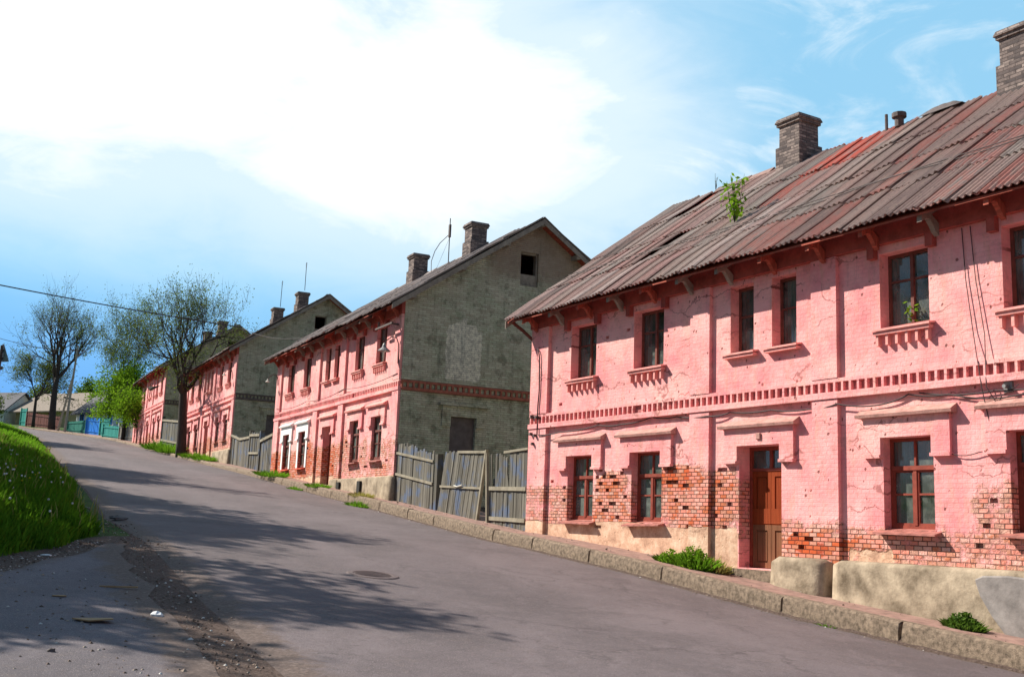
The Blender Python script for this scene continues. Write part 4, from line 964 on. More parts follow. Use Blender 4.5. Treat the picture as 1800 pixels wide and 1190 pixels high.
def post(x, z0, z1, parent, w=.07, m='wood', lean=0., y=.04):
    mb = MB(); mb.hexa([(x - w, y - w, z0), (x + w, y - w, z0), (x + w, y + w, z0), (x - w, y + w, z0)], [(x - w + lean, y - w, z1), (x + w + lean, y - w, z1), (x + w + lean, y + w, z1 + .02), (x - w + lean, y + w, z1 + .02)], tint=.9)
    return mb.build('post', m, parent)
# plank fence between the two nearest houses: X runs from the second house (left) to the near one
A, rz, Lf = frame_pts((-3.565, 34.996), (.59, 27.0)); R = random.Random(3)
def fl(w): return Lf - w
t = empty('fence_panel', 'upright grey plank fence panel with three rails, joined to the corner of the second house', 'fence', (A.x, A.y, .55), rz)
mb = MB(); boards(mb, .02, 3.0, lambda x: .06 - .09 * x, lambda x: 1.88 - .135 * x, R, .14); mb.build('board_panel', 'wood', t)
for z0, z1 in ((1.55, 1.18), (.88, .52), (-.02, -.30)): rail((.02, -.002, z0), (3.02, -.002, z1), t)
post(3.3, -.9, 1.42, t, .09); post(-.02, -.5, .85, t, .08)
mb = MB(); boards(mb, 3.02, 3.62, lambda x: -.35, lambda x: 1.15 - .1 * (x - 3), R, .1, .22, .0, .1, .2); mb.build('back_boards', 'wood', t)
t = empty('gate_leaf', 'grey plank gate leaf leaning sideways on its corner, middle of the three panels', 'gate', (A.x, A.y, .0), rz)
mb = MB(); boards(mb, 3.50, 6.22, lambda x: .26 - .09 * (x - 3.5), lambda x: 1.98 - .04 * (x - 3.5), R, .13, -.05, .42, .05); mb.build('board_panel', 'wood', t)
rail((4.85, -.052, 1.93), (6.62, -.052, 1.86), t, .07); rail((3.72, -.052, .99), (6.40, -.052, .90), t, .06)
mb = MB(); mb.hexa([(6.18, -.10, .04), (6.25, -.10, .04), (6.25, -.02, .04), (6.18, -.02, .04)], [(6.60, -.10, 1.95), (6.67, -.10, 1.95), (6.67, -.02, 1.95), (6.60, -.02, 1.95)], tint=.0); mb.build('stile', 'wood_r', t)
mb = MB(); mb.tube([(4.75, -.11, 1.02), (5.0, -.13, .99), (5.3, -.12, 1.03)], .02, 6); mb.build('latch_rope', 'metal_w', t)
t = empty('gate_leaf', 'plank gate leaf with broken slats at the top, against the near pink house', 'gate', (A.x, A.y, .0), rz)
mb = MB(); boards(mb, 6.80, 8.87, lambda x: -.06 - .03 * (x - 6.8), lambda x: .86, R, .14, .0, 0, .01); boards(mb, 6.80, 7.9, lambda x: .86, lambda x: 1.78, R, .11, .0, -.04, .06, .12, .45); boards(mb, 7.9, 8.87, lambda x: .86, lambda x: 1.86, R, .14, .0, 0, .03)
mb.build('board_panel', 'wood', t)
rail((6.75, -.002, .88), (8.85, -.002, .84), t, .10); rail((6.75, -.002, .10), (8.85, -.002, .06), t, .10); rail((7.6, -.002, 1.82), (8.9, -.002, 1.86), t, .06)
mb = MB(); mb.hexa([(6.80, -.09, .0), (6.86, -.09, .0), (6.86, 0, .0), (6.80, 0, .0)], [(6.62, -.09, 1.88), (6.68, -.09, 1.88), (6.68, 0, 1.88), (6.62, 0, 1.88)], tint=.0); mb.build('stile', 'wood_r', t)
post(8.93, -.3, 1.9, t, .05); post(6.55, -.3, 1.2, t, .06, y=.30)
# gate between the second and third house
A, rz, Lf = frame_pts((-15.306, 60.112), (-10.54, 48.95)); R = random.Random(9)
t = empty('gate', 'old two-leaf plank gate with a sagging top rail, left of the white-framed windows', 'gate', (A.x, A.y, 0), rz)
zb = lambda x: 2.70 - .082 * x
mb = MB(); boards(mb, .1, 5.9, zb, lambda x: 4.25 - .09 * x + .10 * ((x - 3) / 3) ** 2, R, .16, 0, 0, .04, .04); mb.build('board_panel', 'wood', t)
mb = MB(); boards(mb, 6.15, 8.7, zb, lambda x: 4.05 - .07 * (x - 6), R, .16, -.03, 0, .04, .03); mb.build('board_panel', 'wood', t)
mb = MB(); boards(mb, 8.95, 12.0, zb, lambda x: 3.62 - .0 * (x - 9) + .02 * (x - 9), R, .16, 0, 0, .04, .03); mb.build('board_panel', 'wood', t)
rail((.1, -.03, 4.22), (3, -.03, 3.84), t, .12); rail((3, -.03, 3.84), (5.9, -.03, 3.78), t, .12); rail((6.1, -.06, 3.86), (8.8, -.06, 3.72), t, .12); rail((8.95, -.03, 3.42), (12.0, -.03, 3.56), t, .12)
rail((6.1, -.06, 2.98), (8.8, -.06, 2.86), t, .1)
post(6.02, 1.9, 4.15, t, .11); post(8.85, 1.6, 3.98, t, .11)
# fence between the third and farthest house
A, rz, Lf = frame_pts((-25.56, 80.0), (-22.2, 74.11)); R = random.Random(13)
t = empty('fence_panel', 'low grey board fence beside the farthest house, left of the big dark tree', 'fence', (A.x, A.y, 0), rz)
mb = MB(); boards(mb, .05, Lf - .1, lambda x: 4.75 - .1 * x, lambda x: 6.7 - .08 * x, R, .2, 0, 0, .04); mb.build('board_panel', 'wood', t)
rail((.05, -.03, 6.55), (Lf - .1, -.03, 6.0), t, .14); rail((.05, -.03, 5.1), (Lf - .1, -.03, 4.5), t, .14); post(.0, 4.4, 6.9, t, .1); post(Lf - .1, 3.8, 6.3, t, .1)

# painted fences at the top of the street
def far_fence(p, q, z0, z1, h, m, label, nm='fence_panel', cat='fence', w=.16, h2=None):
    A, rz, Lf = frame_pts(p, q); R = random.Random(len(label)); h2 = h if h2 is None else h2
    t = empty(nm, label, cat, (A.x, A.y, z0), rz, )
    mb = MB(); x = 0.
    while x < Lf:
        e = min(x + w, Lf); f = x / Lf; zb_ = (z1 - z0) * f; hh = h + (h2 - h) * f
        mb.box(x + .004, e - .004, R.uniform(-.01, .01), .03 + R.uniform(0, .01), zb_ - .15, zb_ + hh + R.uniform(-.02, .02)); x = e
    mb.build('board_panel', m, t)
    for zz in (.2, .82):
        r = MB(); zz0 = h * zz; r.hexa([(0, -.05, zz0), (Lf, -.05, z1 - z0 + h2 * zz), (Lf, -.012, z1 - z0 + h2 * zz), (0, -.012, zz0)], [(0, -.05, zz0 + .09), (Lf, -.05, z1 - z0 + h2 * zz + .09), (Lf, -.012, z1 - z0 + h2 * zz + .09), (0, -.012, zz0 + .09)]); r.build('rail', m, t)
    for x in (0.03, Lf - .03):
        pz = 0 if x < 1 else z1 - z0; MB().box(x - .06, x + .06, -.08, .05, pz - .3, pz + (h if x < 1 else h2) + .1).build('post', m, t)
far_fence((-60.2, 133.5), (-58.9, 132.2), 9.75, 9.65, 2.05, 'turq', 'small turquoise gate at the far left top of the street', 'garden_gate', 'gate')
far_fence((-58.8, 132.0), (-52.2, 126.0), 9.6, 8.95, 1.65, 'frame_d', 'dark brown board fence right of the turquoise gate', h2=1.4)
far_fence((-48.6, 119.4), (-45.3, 116.2), 8.15, 7.8, 1.15, 'green', 'low dark green board fence in front of the whitewashed house', h2=1.5)
far_fence((-45.25, 116.1), (-43.0, 114.0), 7.75, 7.5, 1.85, 'blue', 'bright blue board gate between two green fences', 'garden_gate', 'gate')
far_fence((-42.95, 113.9), (-41.3, 112.2), 7.45, 7.3, 1.95, 'turq', 'tall teal fence section right of the bright blue gate')
far_fence((-40.2, 107.5), (-37.6, 104.8), 6.9, 6.6, 1.3, 'turq', 'low teal fence beside the bright green tree trunk')
far_fence((-37.3, 104.0), (-32.6, 95.0), 6.45, 5.9, 1.6, 'wood', 'grey board fence running up to the farthest house')

# ------------------------------------------------------------------ far houses
def cottage(label, loc, rz, w, d, h, rh, wm, rm, ov=.5, axis='x', windows=(), over_n='cottage'):
    t = empty(over_n, label, 'house', loc, rz)
    b = MB(); b.box(0, w, 0, d, -1.5, h)
    if axis == 'x': b.add([(0, 0, h), (0, d, h), (0, d / 2, h + rh)], [(0, 1, 2)]); b.add([(w, 0, h), (w, d, h), (w, d / 2, h + rh)], [(2, 1, 0)])
    else: b.add([(0, 0, h), (w, 0, h), (w / 2, 0, h + rh)], [(0, 1, 2)]); b.add([(0, d, h), (w, d, h), (w / 2, d, h + rh)], [(2, 1, 0)])
    b.build('wall', wm, t)
    r = MB(); th = .16
    if axis == 'x': prof_ = [(-ov, h - ov * rh / (d / 2)), (d / 2, h + rh), (d + ov, h - ov * rh / (d / 2)), (d + ov, h - ov * rh / (d / 2) + th), (d / 2, h + rh + th), (-ov, h - ov * rh / (d / 2) + th)]; r.prism(prof_, 'x', -ov, w + ov)
    else: prof_ = [(-ov, h - ov * rh / (w / 2)), (w / 2, h + rh), (w + ov, h - ov * rh / (w / 2)), (w + ov, h - ov * rh / (w / 2) + th), (w / 2, h + rh + th), (-ov, h - ov * rh / (w / 2) + th)]; r.prism(prof_, 'y', -ov, d + ov)
    r.build('roof', rm, t)
    for (x, z, ww, hh) in windows:
        f = MB(); f.box(x - .09, x, -.06, .02, z, z + hh); f.box(x + ww, x + ww + .09, -.06, .02, z, z + hh); f.box(x - .09, x + ww + .09, -.06, .02, z + hh, z + hh + .09); f.box(x - .09, x + ww + .09, -.06, .02, z - .09, z); f.box(x + ww / 2 - .03, x + ww / 2 + .03, -.05, .02, z, z + hh)
        fo = f.build('window', 'blue' if wm == 'whitewash' else 'frame', t); MB().box(x + .001, x + ww - .001, -.012, .01, z + .001, z + hh - .001).build('pane', 'dark', fo)
    return t
cottage('whitewashed cottage with dark slate roof behind the blue and green fences', (-49.8, 124.6, 8.3), RAD(-42), 11.5, 6.5, 2.6, 2.7, 'whitewash', 'slate', .5, 'x', [(1.0, 1.0, .8, 1.2), (3.0, 1.0, .8, 1.2), (5.2, 1.0, .8, 1.2), (7.4, 1.0, .8, 1.2)])
cottage('ochre cottage with wide pale tan roof behind the big bare trees', (-66.5, 146.0, 10.3), RAD(-28), 12.0, 8.0, 2.4, 2.5, 'ochre', 'tan_roof', .7, 'x', [(3.2, .8, 1.0, 1.2), (6.5, .8, 1.0, 1.2)])
cottage('small house with steep dark gable, its roof just showing above the bright green tree', (-50.8, 138.5, 10.2), RAD(-35), 9.0, 6.5, 2.6, 3.2, 'ochre', 'slate', .4, 'x')
cottage('pale blue cottage half hidden by bushes at the far left', (-74.5, 148.0, 10.4), RAD(-20), 7.0, 6.0, 2.4, 2.4, 'whitewash', 'slate', .5, 'x', [(4.5, .9, .9, 1.1)])

# ------------------------------------------------------------------ trees
def rand_perp(d, R):
    v = Vector((R.gauss(0, 1), R.gauss(0, 1), R.gauss(0, 1))); v = v - d * v.dot(d)
    return v.normalized() if v.length > 1e-5 else d.orthogonal().normalized()
def tree(name, label, cat, loc, h, tr, seed, fork=.4, spread=.55, levels=5, leaves=6000, lsize=.12, lm='leaf_o', leafy_low=0.0, lean=(0, 0), stems=1, group=None, clus=.25, up=.25, kids=(4, 4, 4, 4), width=None):
    R = random.Random(seed); T = empty(name, label, cat, loc, 0, group)
    trunk = MB(); limbs = MB(); tips = []
    def grow(p, d, L, r, lev, mb):
        n_ = 5 if lev < 2 else 4 if lev < 4 else 3; pts = [p.copy()]; rad = [r]; q = p.copy(); dd = d.copy(); r1 = r * (.55 if lev else .62)
        for i in range(n_):
            dd = (dd + rand_perp(dd, R) * R.uniform(.05, .26) * (1 if lev else .35) + Vector((0, 0, up * (.35 if lev else .1)))).normalized()
            q = q + dd * (L / n_); pts.append(q.copy()); rad.append(r + (r1 - r) * (i + 1) / n_)
        if lev >= levels - 1: rad[-1] = .002
        mb.tube(pts, rad, 8 if lev == 0 else 6 if lev == 1 else 4 if lev == 2 else 3, cap=(lev == 0))
        if lev >= levels - 2:
            for i in range(1, len(pts)): tips.append((pts[i], lev))
        if lev < levels - 1:
            k = kids[min(lev, len(kids) - 1)]
            for i in range(k):
                t = R.uniform(.35 if lev else .8, 1.0) if i < k - 1 else 1.0
                f = t * n_; a = min(int(f), n_ - 1); pos = pts[a].lerp(pts[a + 1], f - a)
                base = (pts[a + 1] - pts[a]).normalized()
                nd = (base + rand_perp(base, R) * R.uniform(.45, 1.1) * (spread / .55) * (1 if i < k - 1 else .35)).normalized()
                grow(pos, nd, L * R.uniform(.55, .85) * (1.05 if lev == 0 else 1), max(rad[a] * R.uniform(.5, .78), .012), lev + 1, limbs)
    total = h
    for st in range(stems):
        d0 = Vector((lean[0] + R.uniform(-.1, .1) * (st > 0) * 2, lean[1], 1)).normalized()
        p = Vector((R.uniform(-.35, .35), R.uniform(-.3, .3), -.3)) if st else Vector((0, 0, -.3))
        grow(p, d0, h * fork, tr * (1 if st == 0 else .8), 0, trunk)
    # bring the crown to the wanted height
    zmax = max(v[2] for v in limbs.v); k = h / zmax
    z0 = h * fork * .9
    def adj(v): return (v[0], v[1], v[2] if v[2] < z0 else z0 + (v[2] - z0) * (h - z0) / max(zmax - z0, .1))
    limbs.v = [adj(v) for v in limbs.v]; trunk.v = [adj(v) for v in trunk.v]; tips = [(Vector(adj(p)), l) for p, l in tips]
    if width:
        rr_ = sorted(math.hypot(p.x - lean[0] * z0, p.y - lean[1] * z0) for p, l in tips)[int(len(tips) * .93)]; kx = width / 2 / rr_
        def ax(v): f = kx if v[2] > z0 else 1.0; cx, cy = lean[0] * z0, lean[1] * z0; return (cx + (v[0] - cx) * f, cy + (v[1] - cy) * f, v[2]) if v[2] > z0 else v
        limbs.v = [ax(v) for v in limbs.v]; tips = [(Vector(ax(p)), l) for p, l in tips]
    trunk.build('trunk', 'bark', T, True); limbs.build('limbs', 'bark', T, True)
    n = leaves; g = np.random.default_rng(seed)
    P = np.array([tuple(p) for p, l in tips]); zz = (P[:, 2] - P[:, 2].min()) / (np.ptp(P[:, 2]) + 1e-6)
    wgt = np.clip(1 - leafy_low * zz ** 1.2, .03, 1) * (.08 + g.random(len(P)) ** 4); wgt /= wgt.sum()
    I = g.choice(len(P), n, p=wgt); C = P[I] + g.normal(0, clus, (n, 3)) * np.array([1, 1, .8])
    a = g.normal(size=(n, 3)); a /= np.linalg.norm(a, axis=1)[:, None]; b = g.normal(size=(n, 3)); b = np.cross(a, b); b /= np.linalg.norm(b, axis=1)[:, None]
    s_ = (lsize * g.uniform(.6, 1.3, n))[:, None]; V = np.stack([C - a * s_, C - b * s_ * .45, C + a * s_, C + b * s_ * .45], 1).reshape(-1, 3)
    quads(V, n, 4, 'crown', lm, T, np.repeat(np.clip(g.random(n) * .7 + .3 * g.random(len(P))[I], 0, 1), 4))
    return T
def quads(V, n, k, name, m, parent, tint):
    me = bpy.data.meshes.new(name); me.vertices.add(len(V)); me.vertices.foreach_set('co', V.astype(np.float32).ravel())
    me.loops.add(n * k); me.loops.foreach_set('vertex_index', np.arange(n * k, dtype=np.int32)); me.polygons.add(n)
    me.polygons.foreach_set('loop_start', np.arange(0, n * k, k, dtype=np.int32)); me.update(calc_edges=True)
    at = me.attributes.new('tint', 'FLOAT', 'POINT'); at.data.foreach_set('value', tint.astype(np.float32))
    me.materials.append(M[m]); o = bpy.data.objects.new(name, me); COL.objects.link(o)
    if parent: o.parent = parent
    return o
def gz(x, y): s, n = SN(x, y); return zground(s, n)

K6 = (6, 5, 4, 4, 3)
tree('street_tree', 'large dark spreading tree on the kerb in front of the third pink house', 'tree', (-20.9, 69.6, 3.5), 12.4, .36, 5, .42, .75, 6, 9500, .066, 'leaf_o', .6, (.01, 0), kids=K6, clus=.30, width=8.4)
tree('street_tree', 'tall half-bare tree rising out of the bright green tree, left of the big dark tree', 'tree', (-35.7, 100.6, 6.3), 15.0, .22, 8, .36, .8, 6, 13000, .08, 'leaf_o', .6, (-.02, 0), kids=K6, clus=.28, width=7.4)
tree('green_tree', 'bright green leafy tree with a thin dark trunk beside the low teal fence', 'tree', (-35.3, 102.0, 6.5), 8.0, .16, 12, .30, .9, 5, 17000, .13, 'leaf_g', .15, kids=(7, 5, 5, 4), clus=.34, width=5.6)
tree('green_tree', 'small yellow-green bushy tree against the farthest pink house', 'tree', (-31.4, 92.2, 5.8), 5.4, .12, 14, .26, 1.0, 5, 11000, .11, 'leaf_g', .1, kids=(6, 5, 4, 4), clus=.30, width=4.6)
tree('bare_tree', 'tallest nearly bare tree, behind the leaning pole pair', 'tree', (-51.2, 121.5, 8.7), 18.4, .44, 21, .34, .62, 6, 2800, .10, 'leaf_o', .9, kids=K6, up=.3, width=9.6)
tree('bare_tree', 'slender curved tree left of the tallest bare tree, leafy in its lower crown', 'tree', (-54.4, 124.0, 9.2), 10.2, .22, 25, .36, .85, 6, 7000, .10, 'leaf_o', .5, (-.08, 0), kids=K6, width=7.5)
for i, (x, y, z, h, lm, lab) in enumerate([(-74, 152, 10.6, 7.5, 'leaf_d', 'olive bushy tree at the far left skyline'), (-68, 158, 10.8, 8.0, 'leaf_o', 'rounded olive tree behind the ochre cottage, left side'), (-60, 152, 10.6, 7.5, 'leaf_d', 'green tree showing over the tan roof'), (-54, 143, 10.4, 6.0, 'leaf_g', 'light green tree between the tan roof and the slate roof'), (-67.2, 139, 10.2, 4.6, 'leaf_o', 'low olive shrub in front of the pale tan roof'), (-70.5, 139, 10.2, 3.2, 'leaf_d', 'low dark green shrub left of the turquoise gate')]):
    tree('bushy_tree', lab, 'tree', (x, y, z), h, .2, 60 + i, .22, 1.0, 5, 4200, .22, lm, .1, kids=(6, 5, 4, 4), clus=.5)
# trees on the left bank, beyond the picture's edge; they throw the shade across the road
for i, (x, y, h, w_, lab) in enumerate([(-21.2, 28.2, 13.0, 8.4, 'tall tree on the left bank opposite the near house'), (-15.0, 17.2, 9.4, 6.2, 'nearest tree on the left, beside the side asphalt'), (-23.6, 33.0, 12, 8.0, 'second tree up the left bank'), (-27.4, 43.0, 12, 8, 'third tree up the left bank'), (-40.0, 73, 10.5, 8, 'farthest tree on the left bank')]):
    tree('bank_tree', lab, 'tree', (x, y, gz(x, y)), h, .26, 80 + i,   .36, .62, 6, 24000, .15, 'leaf_d', .2, kids=(5, 4, 4, 3, 3), group='shade trees on the left bank', clus=.30, width=w_)

# sapling on the near roof
def sprig(name, label, loc, h, n, seed, lm='leaf_g', ls=.07, stems=3, w=.3, cat='plant', group=None):
    R = random.Random(seed); t = empty(name, label, cat, loc, 0, group); mb = MB(); C = []
    for _ in range(stems):
        a = R.uniform(0, 6.28); e = Vector((cos(a) * w * R.uniform(.2, 1), sin(a) * w * R.uniform(.2, 1), h * R.uniform(.6, 1)))
        pts = [Vector((0, 0, -.05)) + (e * t_) + Vector((R.uniform(-.03, .03), R.uniform(-.03, .03), 0)) * t_ for t_ in (0, .3, .6, 1)]
        mb.tube(pts, [.012, .010, .007, .003], 4)
        for _ in range(n // stems): f = R.uniform(.15, 1) * 2.999; i = int(f); C.append(pts[i].lerp(pts[i + 1], f - i) + Vector((R.gauss(0, 1), R.gauss(0, 1), R.gauss(0, 1))) * ls * 1.0)
    mb.build('stem', 'bark', t)
    g = np.random.default_rng(seed); C = np.array([tuple(c) for c in C]); m = len(C); a = g.normal(size=(m, 3)); a /= np.linalg.norm(a, axis=1)[:, None]; b = np.cross(a, g.normal(size=(m, 3))); b /= np.linalg.norm(b, axis=1)[:, None]
    s_ = (ls * g.uniform(.6, 1.3, m))[:, None]; V = np.stack([C - a * s_, C - b * s_ * .5, C + a * s_, C + b * s_ * .5], 1).reshape(-1, 3)
    quads(V, m, 4, 'leaves', lm, t, np.repeat(g.random(m), 4)); return t
def HP(H, x, y, z): a = H.rotation_euler.z; return (H.location.x + x * cos(a) - y * sin(a), H.location.y + x * sin(a) + y * cos(a), H.location.z + z)
sprig('roof_sapling', 'bright green birch sapling sprouting from the rusty roof of the near house', HP(HA, 5.75, 1.4, 6.72), 1.35, 150, 4, ls=.07, stems=4, w=.30)
sprig('roof_twig', 'tiny bare twig standing on the ridge of the near house', HP(HA, 1.35, 4.8, 9.25), .45, 6, 6, 'leaf_o', .02, 3, .12)
sprig('window_plant', 'dark green house plant on the sill inside the first-floor window by the right pilaster', HP(HA, 11.25, .42, 3.5), .42, 120, 7, 'leaf_g', .05, 6, .45)

# ------------------------------------------------------------------ weeds by the walls
def weed(loc, r, h, n, seed, label, lm='grass', bw=.010, leafy=0):
    g = np.random.default_rng(seed); t = g.random(n) * 2 * pi; rr = r * np.sqrt(g.random(n)); x = np.cos(t) * rr * 1.3; y = np.sin(t) * rr
    a0 = RAD(-60); X = x * np.cos(a0) - y * .5 * np.sin(a0); Y = x * np.sin(a0) + y * .5 * np.cos(a0)
    H = h * g.uniform(.4, 1.1, n) * (1 - .5 * (rr / r)); ang = g.random(n) * 2 * pi; bend = g.uniform(.1, .6, n) * H
    dx = np.cos(ang) * bend + X * .5; dy = np.sin(ang) * bend + Y * .5; wx = -np.sin(ang) * bw; wy = np.cos(ang) * bw
    sl = .08 * (-(X * NM[1] * 0) + (X * DM[0] + Y * DM[1]))
    z0 = sl - .03
    P = np.stack([np.stack([X - wx, Y - wy, z0], 1), np.stack([X + wx, Y + wy, z0], 1), np.stack([X + dx * .5 + wx * .8, Y + dy * .5 + wy * .8, z0 + H * .65], 1), np.stack([X + dx, Y + dy, z0 + H], 1), np.stack([X + dx * .5 - wx * .8, Y + dy * .5 - wy * .8, z0 + H * .65], 1)], 1).reshape(-1, 3)
    tv = np.repeat(g.random(n), 5)
    o = quads(P, n, 5, 'weed_clump', lm, None, tv); o.location = loc
    if leafy:
        m = leafy; t = g.random(m) * 2 * pi; rr = r * np.sqrt(g.random(m)) * 1.05; x = np.cos(t) * rr * 1.3; y = np.sin(t) * rr * .6
        X = x * np.cos(a0) - y * np.sin(a0); Y = x * np.sin(a0) + y * np.cos(a0); Z = .08 * (X * DM[0] + Y * DM[1]) + h * g.random(m) * (1.05 - (rr / r) ** 2 * .8)
        C = np.stack([X, Y, Z], 1); a = g.normal(size=(m, 3)); a /= np.linalg.norm(a, axis=1)[:, None]; b = np.cross(a, g.normal(size=(m, 3))); b /= np.linalg.norm(b, axis=1)[:, None]; s_ = (.028 * g.uniform(.6, 1.4, m))[:, None]
        V4 = np.stack([C - a * s_, C - b * s_ * .6, C + a * s_, C + b * s_ * .6], 1).reshape(-1, 3)
        l_ = quads(V4, m, 4, 'leaves', 'leaf_g' if lm == 'grass' else lm, o, np.repeat(g.random(m), 4))
    tag(o, label, 'weeds', 'weed clumps along the kerb and walls'); return o
def onp(s, n): x, y = XY(s, n); return (x, y, (prof(s) + .01) if n < nk(s) else zroad(s, n))
weed(onp(-6.85, .22), .38, .42, 900, 1, 'bushy green weeds left of the orange-brown door', leafy=1300)
weed(onp(-6.2, .26), .30, .26, 500, 2, 'lower green weeds left of the bushy clump by the door', 'grass', leafy=500)
weed(onp(-7.2, .10), .30, .34, 450, 3, 'dry yellow-green grass tuft against the door jamb of the near house', 'drygrass')
weed(onp(-12.75, .02), .22, .24, 700, 4, 'small dark green weed at the foot of the concrete plinth, far right', 'leaf_d', .012, leafy=1200)
weed(onp(9.4, 1.0), .50, .24, 500, 5, 'weeds in a kerb gap below the second house, right of its door')
weed(onp(10.3, .55), .5, .22, 500, 15, 'thin yellowish grass on the pavement below the plinth of the second house', 'drygrass')
weed(onp(15.2, .45), .6, .22, 500, 6, 'grass strip left of the door of the second house')
weed(onp(17.0, .75), .4, .18, 300, 16, 'small grass tuft on the kerb of the second house, middle')
weed(onp(22.2, .25), .9, .35, 800, 7, 'grass at the left corner of the second house')
weed(onp(40.5, -.95), 1.1, .45, 800, 8, 'grass on the kerb in front of the third house, left of its plinth')
weed(onp(44.5, -1.1), 1.2, .45, 800, 18, 'long grass between the third house and the big dark tree')
weed(onp(52.5, -1.25), 1.6, .8, 1400, 9, 'tall grass left of the big dark tree trunk')
weed(onp(57.5, -1.4), 1.8, .8, 1400, 10, 'tall grass in front of the farthest pink house')
weed(onp(-10.9, .82), .16, .10, 160, 11, 'tiny weed sprouting from the kerb joint below the concrete plinth')

# ------------------------------------------------------------------ grass bank
def grass_bank():
    g = np.random.default_rng(2); out = []; tints = []
    def batch(n, s0, s1, d1, hmin, hmax, bw, wide=False):
        s = g.uniform(s0, s1, n); d = .12 + (d1 - .12) * g.random(n) ** 1.3 + .45 * np.clip((9 - s) / 8, 0, 1); keep = []
        for i in range(n):
            nn_ = nl(s[i]) + d[i]
            if s[i] < gb(nn_) + .25 + .5 * vn(nn_ * 1.2, s[i] * .6, 4): continue
            x, y = XY(s[i], nn_)
            if x < (-.50 * y - 2.2 if not wide else -1.3 * y - 10): continue
            keep.append((x, y, zbank(s[i], nn_) - .02, min(1, d[i] / .8) * min(1, (s[i] - gb(nn_)) / 1.2 + .35)))
        K = np.array(keep); m = len(K); cl = np.array([vn(a * .9, b * .9, 0) for a, b in K[:, :2]]); cl2 = np.array([vn(a * 2.7, b * 2.7, 5) for a, b in K[:, :2]])
        H = (hmin + (hmax - hmin) * g.random(m)) * (1 + .55 * cl + .35 * cl2) * (.35 + .65 * K[:, 3]); ang = g.random(m) * 2 * pi; bend = g.uniform(.1, .65, m) * H
        dx = np.cos(ang) * bend; dy = np.sin(ang) * bend; wx = -np.sin(ang) * bw; wy = np.cos(ang) * bw; X, Y, Z = K[:, 0], K[:, 1], K[:, 2]
        P = np.stack([np.stack([X - wx, Y - wy, Z], 1), np.stack([X + wx, Y + wy, Z], 1), np.stack([X + dx * .4 + wx * .8, Y + dy * .4 + wy * .8, Z + H * .6], 1), np.stack([X + dx, Y + dy, Z + H], 1), np.stack([X + dx * .4 - wx * .8, Y + dy * .4 - wy * .8, Z + H * .6], 1)], 1)
        out.append(P.reshape(-1, 3)); tints.append(np.repeat(np.clip(.45 + .5 * cl2 + .35 * cl + g.normal(0, .16, m), 0, 1), 5))
    batch(95000, -10, 8, 7.0, .12, .36, .0075); batch(70000, 6, 30, 9.0, .16, .40, .014); batch(45000, 28, 80, 8.0, .18, .42, .03); batch(12000, 75, 118, 8.0, .15, .35, .045)
    batch(60000, -12, 45, 26.0, .12, .34, .028, True)
    batch(2600, -9, 16, 6.0, .10, .26, .03); batch(1500, -9, 16, 5.0, .3, .5, .012)
    V = np.concatenate(out); T = np.concatenate(tints); o = quads(V, len(V) // 5, 5, 'grass', 'grass', None, T)
    tag(o, 'tall bright green grass covering the left roadside bank', 'grass', kind='stuff')
    o2 = []; rr = random.Random(4); t2 = []
    for _ in range(900):
        s = rr.uniform(-8, 30); n = nl(s) + rr.uniform(.2, 5)
        if s < gb(n) + .3: continue
        x, y = XY(s, n)
        if x < -.5 * y - 2: continue
        z = zbank(s, n); h = rr.uniform(.3, .55); a = rr.random() * 6.28; w = .005 + .0004 * y
        o2 += [(x - w, y, z), (x + w, y, z), (x + w * .6 + cos(a) * h * .12, y + sin(a) * h * .12, z + h * .7), (x + cos(a) * h * .25, y + sin(a) * h * .25, z + h), (x - w * .6 + cos(a) * h * .12, y + sin(a) * h * .12, z + h * .7)]; t2 += [rr.random()] * 5
    o = quads(np.array(o2), len(o2) // 5, 5, 'dry_grass', 'drygrass', None, np.array(t2)); tag(o, 'pale dry stalks among the green grass of the bank', 'grass', kind='stuff')
grass_bank()
def ball(mb, c, r, seed=0):
    n, m = 8, 5; vs = []
    for i in range(m + 1):
        for j in range(n): th = pi * i / m; ph = 2 * pi * j / n; k = 1 + (.15 if seed == 3 and r < .05 and m == 5 and r != .055 else .5) * vn(i * 1.3, j * 1.7, seed); vs.append((c[0] + r * k * sin(th) * cos(ph), c[1] + r * k * sin(th) * sin(ph), c[2] + r * k * cos(th)))
    mb.add(vs, [(i * n + j, i * n + (j + 1) % n, (i + 1) * n + (j + 1) % n, (i + 1) * n + j)[::-1] for i in range(m) for j in range(n)])
def flower(kind):
    t = empty('dandelion', 'white dandelion clock standing in the green roadside grass' if kind == 'w' else 'yellow flower low in the green roadside grass', 'flower', (0, 0, 0), 0, 'white dandelion clocks in the grass' if kind == 'w' else 'yellow flowers in the grass')
    MB().tube([(0, 0, -.1), (.01, .01, .2), (.0, .02, .40)], .004, 4).build('stem', 'leaf_d', t); mb = MB()
    ball(mb, (0, .02, .42), .020 if kind == 'w' else .015, 3); mb.build('seed_head' if kind == 'w' else 'petals', 'fluff' if kind == 'w' else 'yellow', t); return t
wproto, yproto = flower('w'), flower('y'); rr = random.Random(12); first = {'w': True, 'y': True}; placed = []
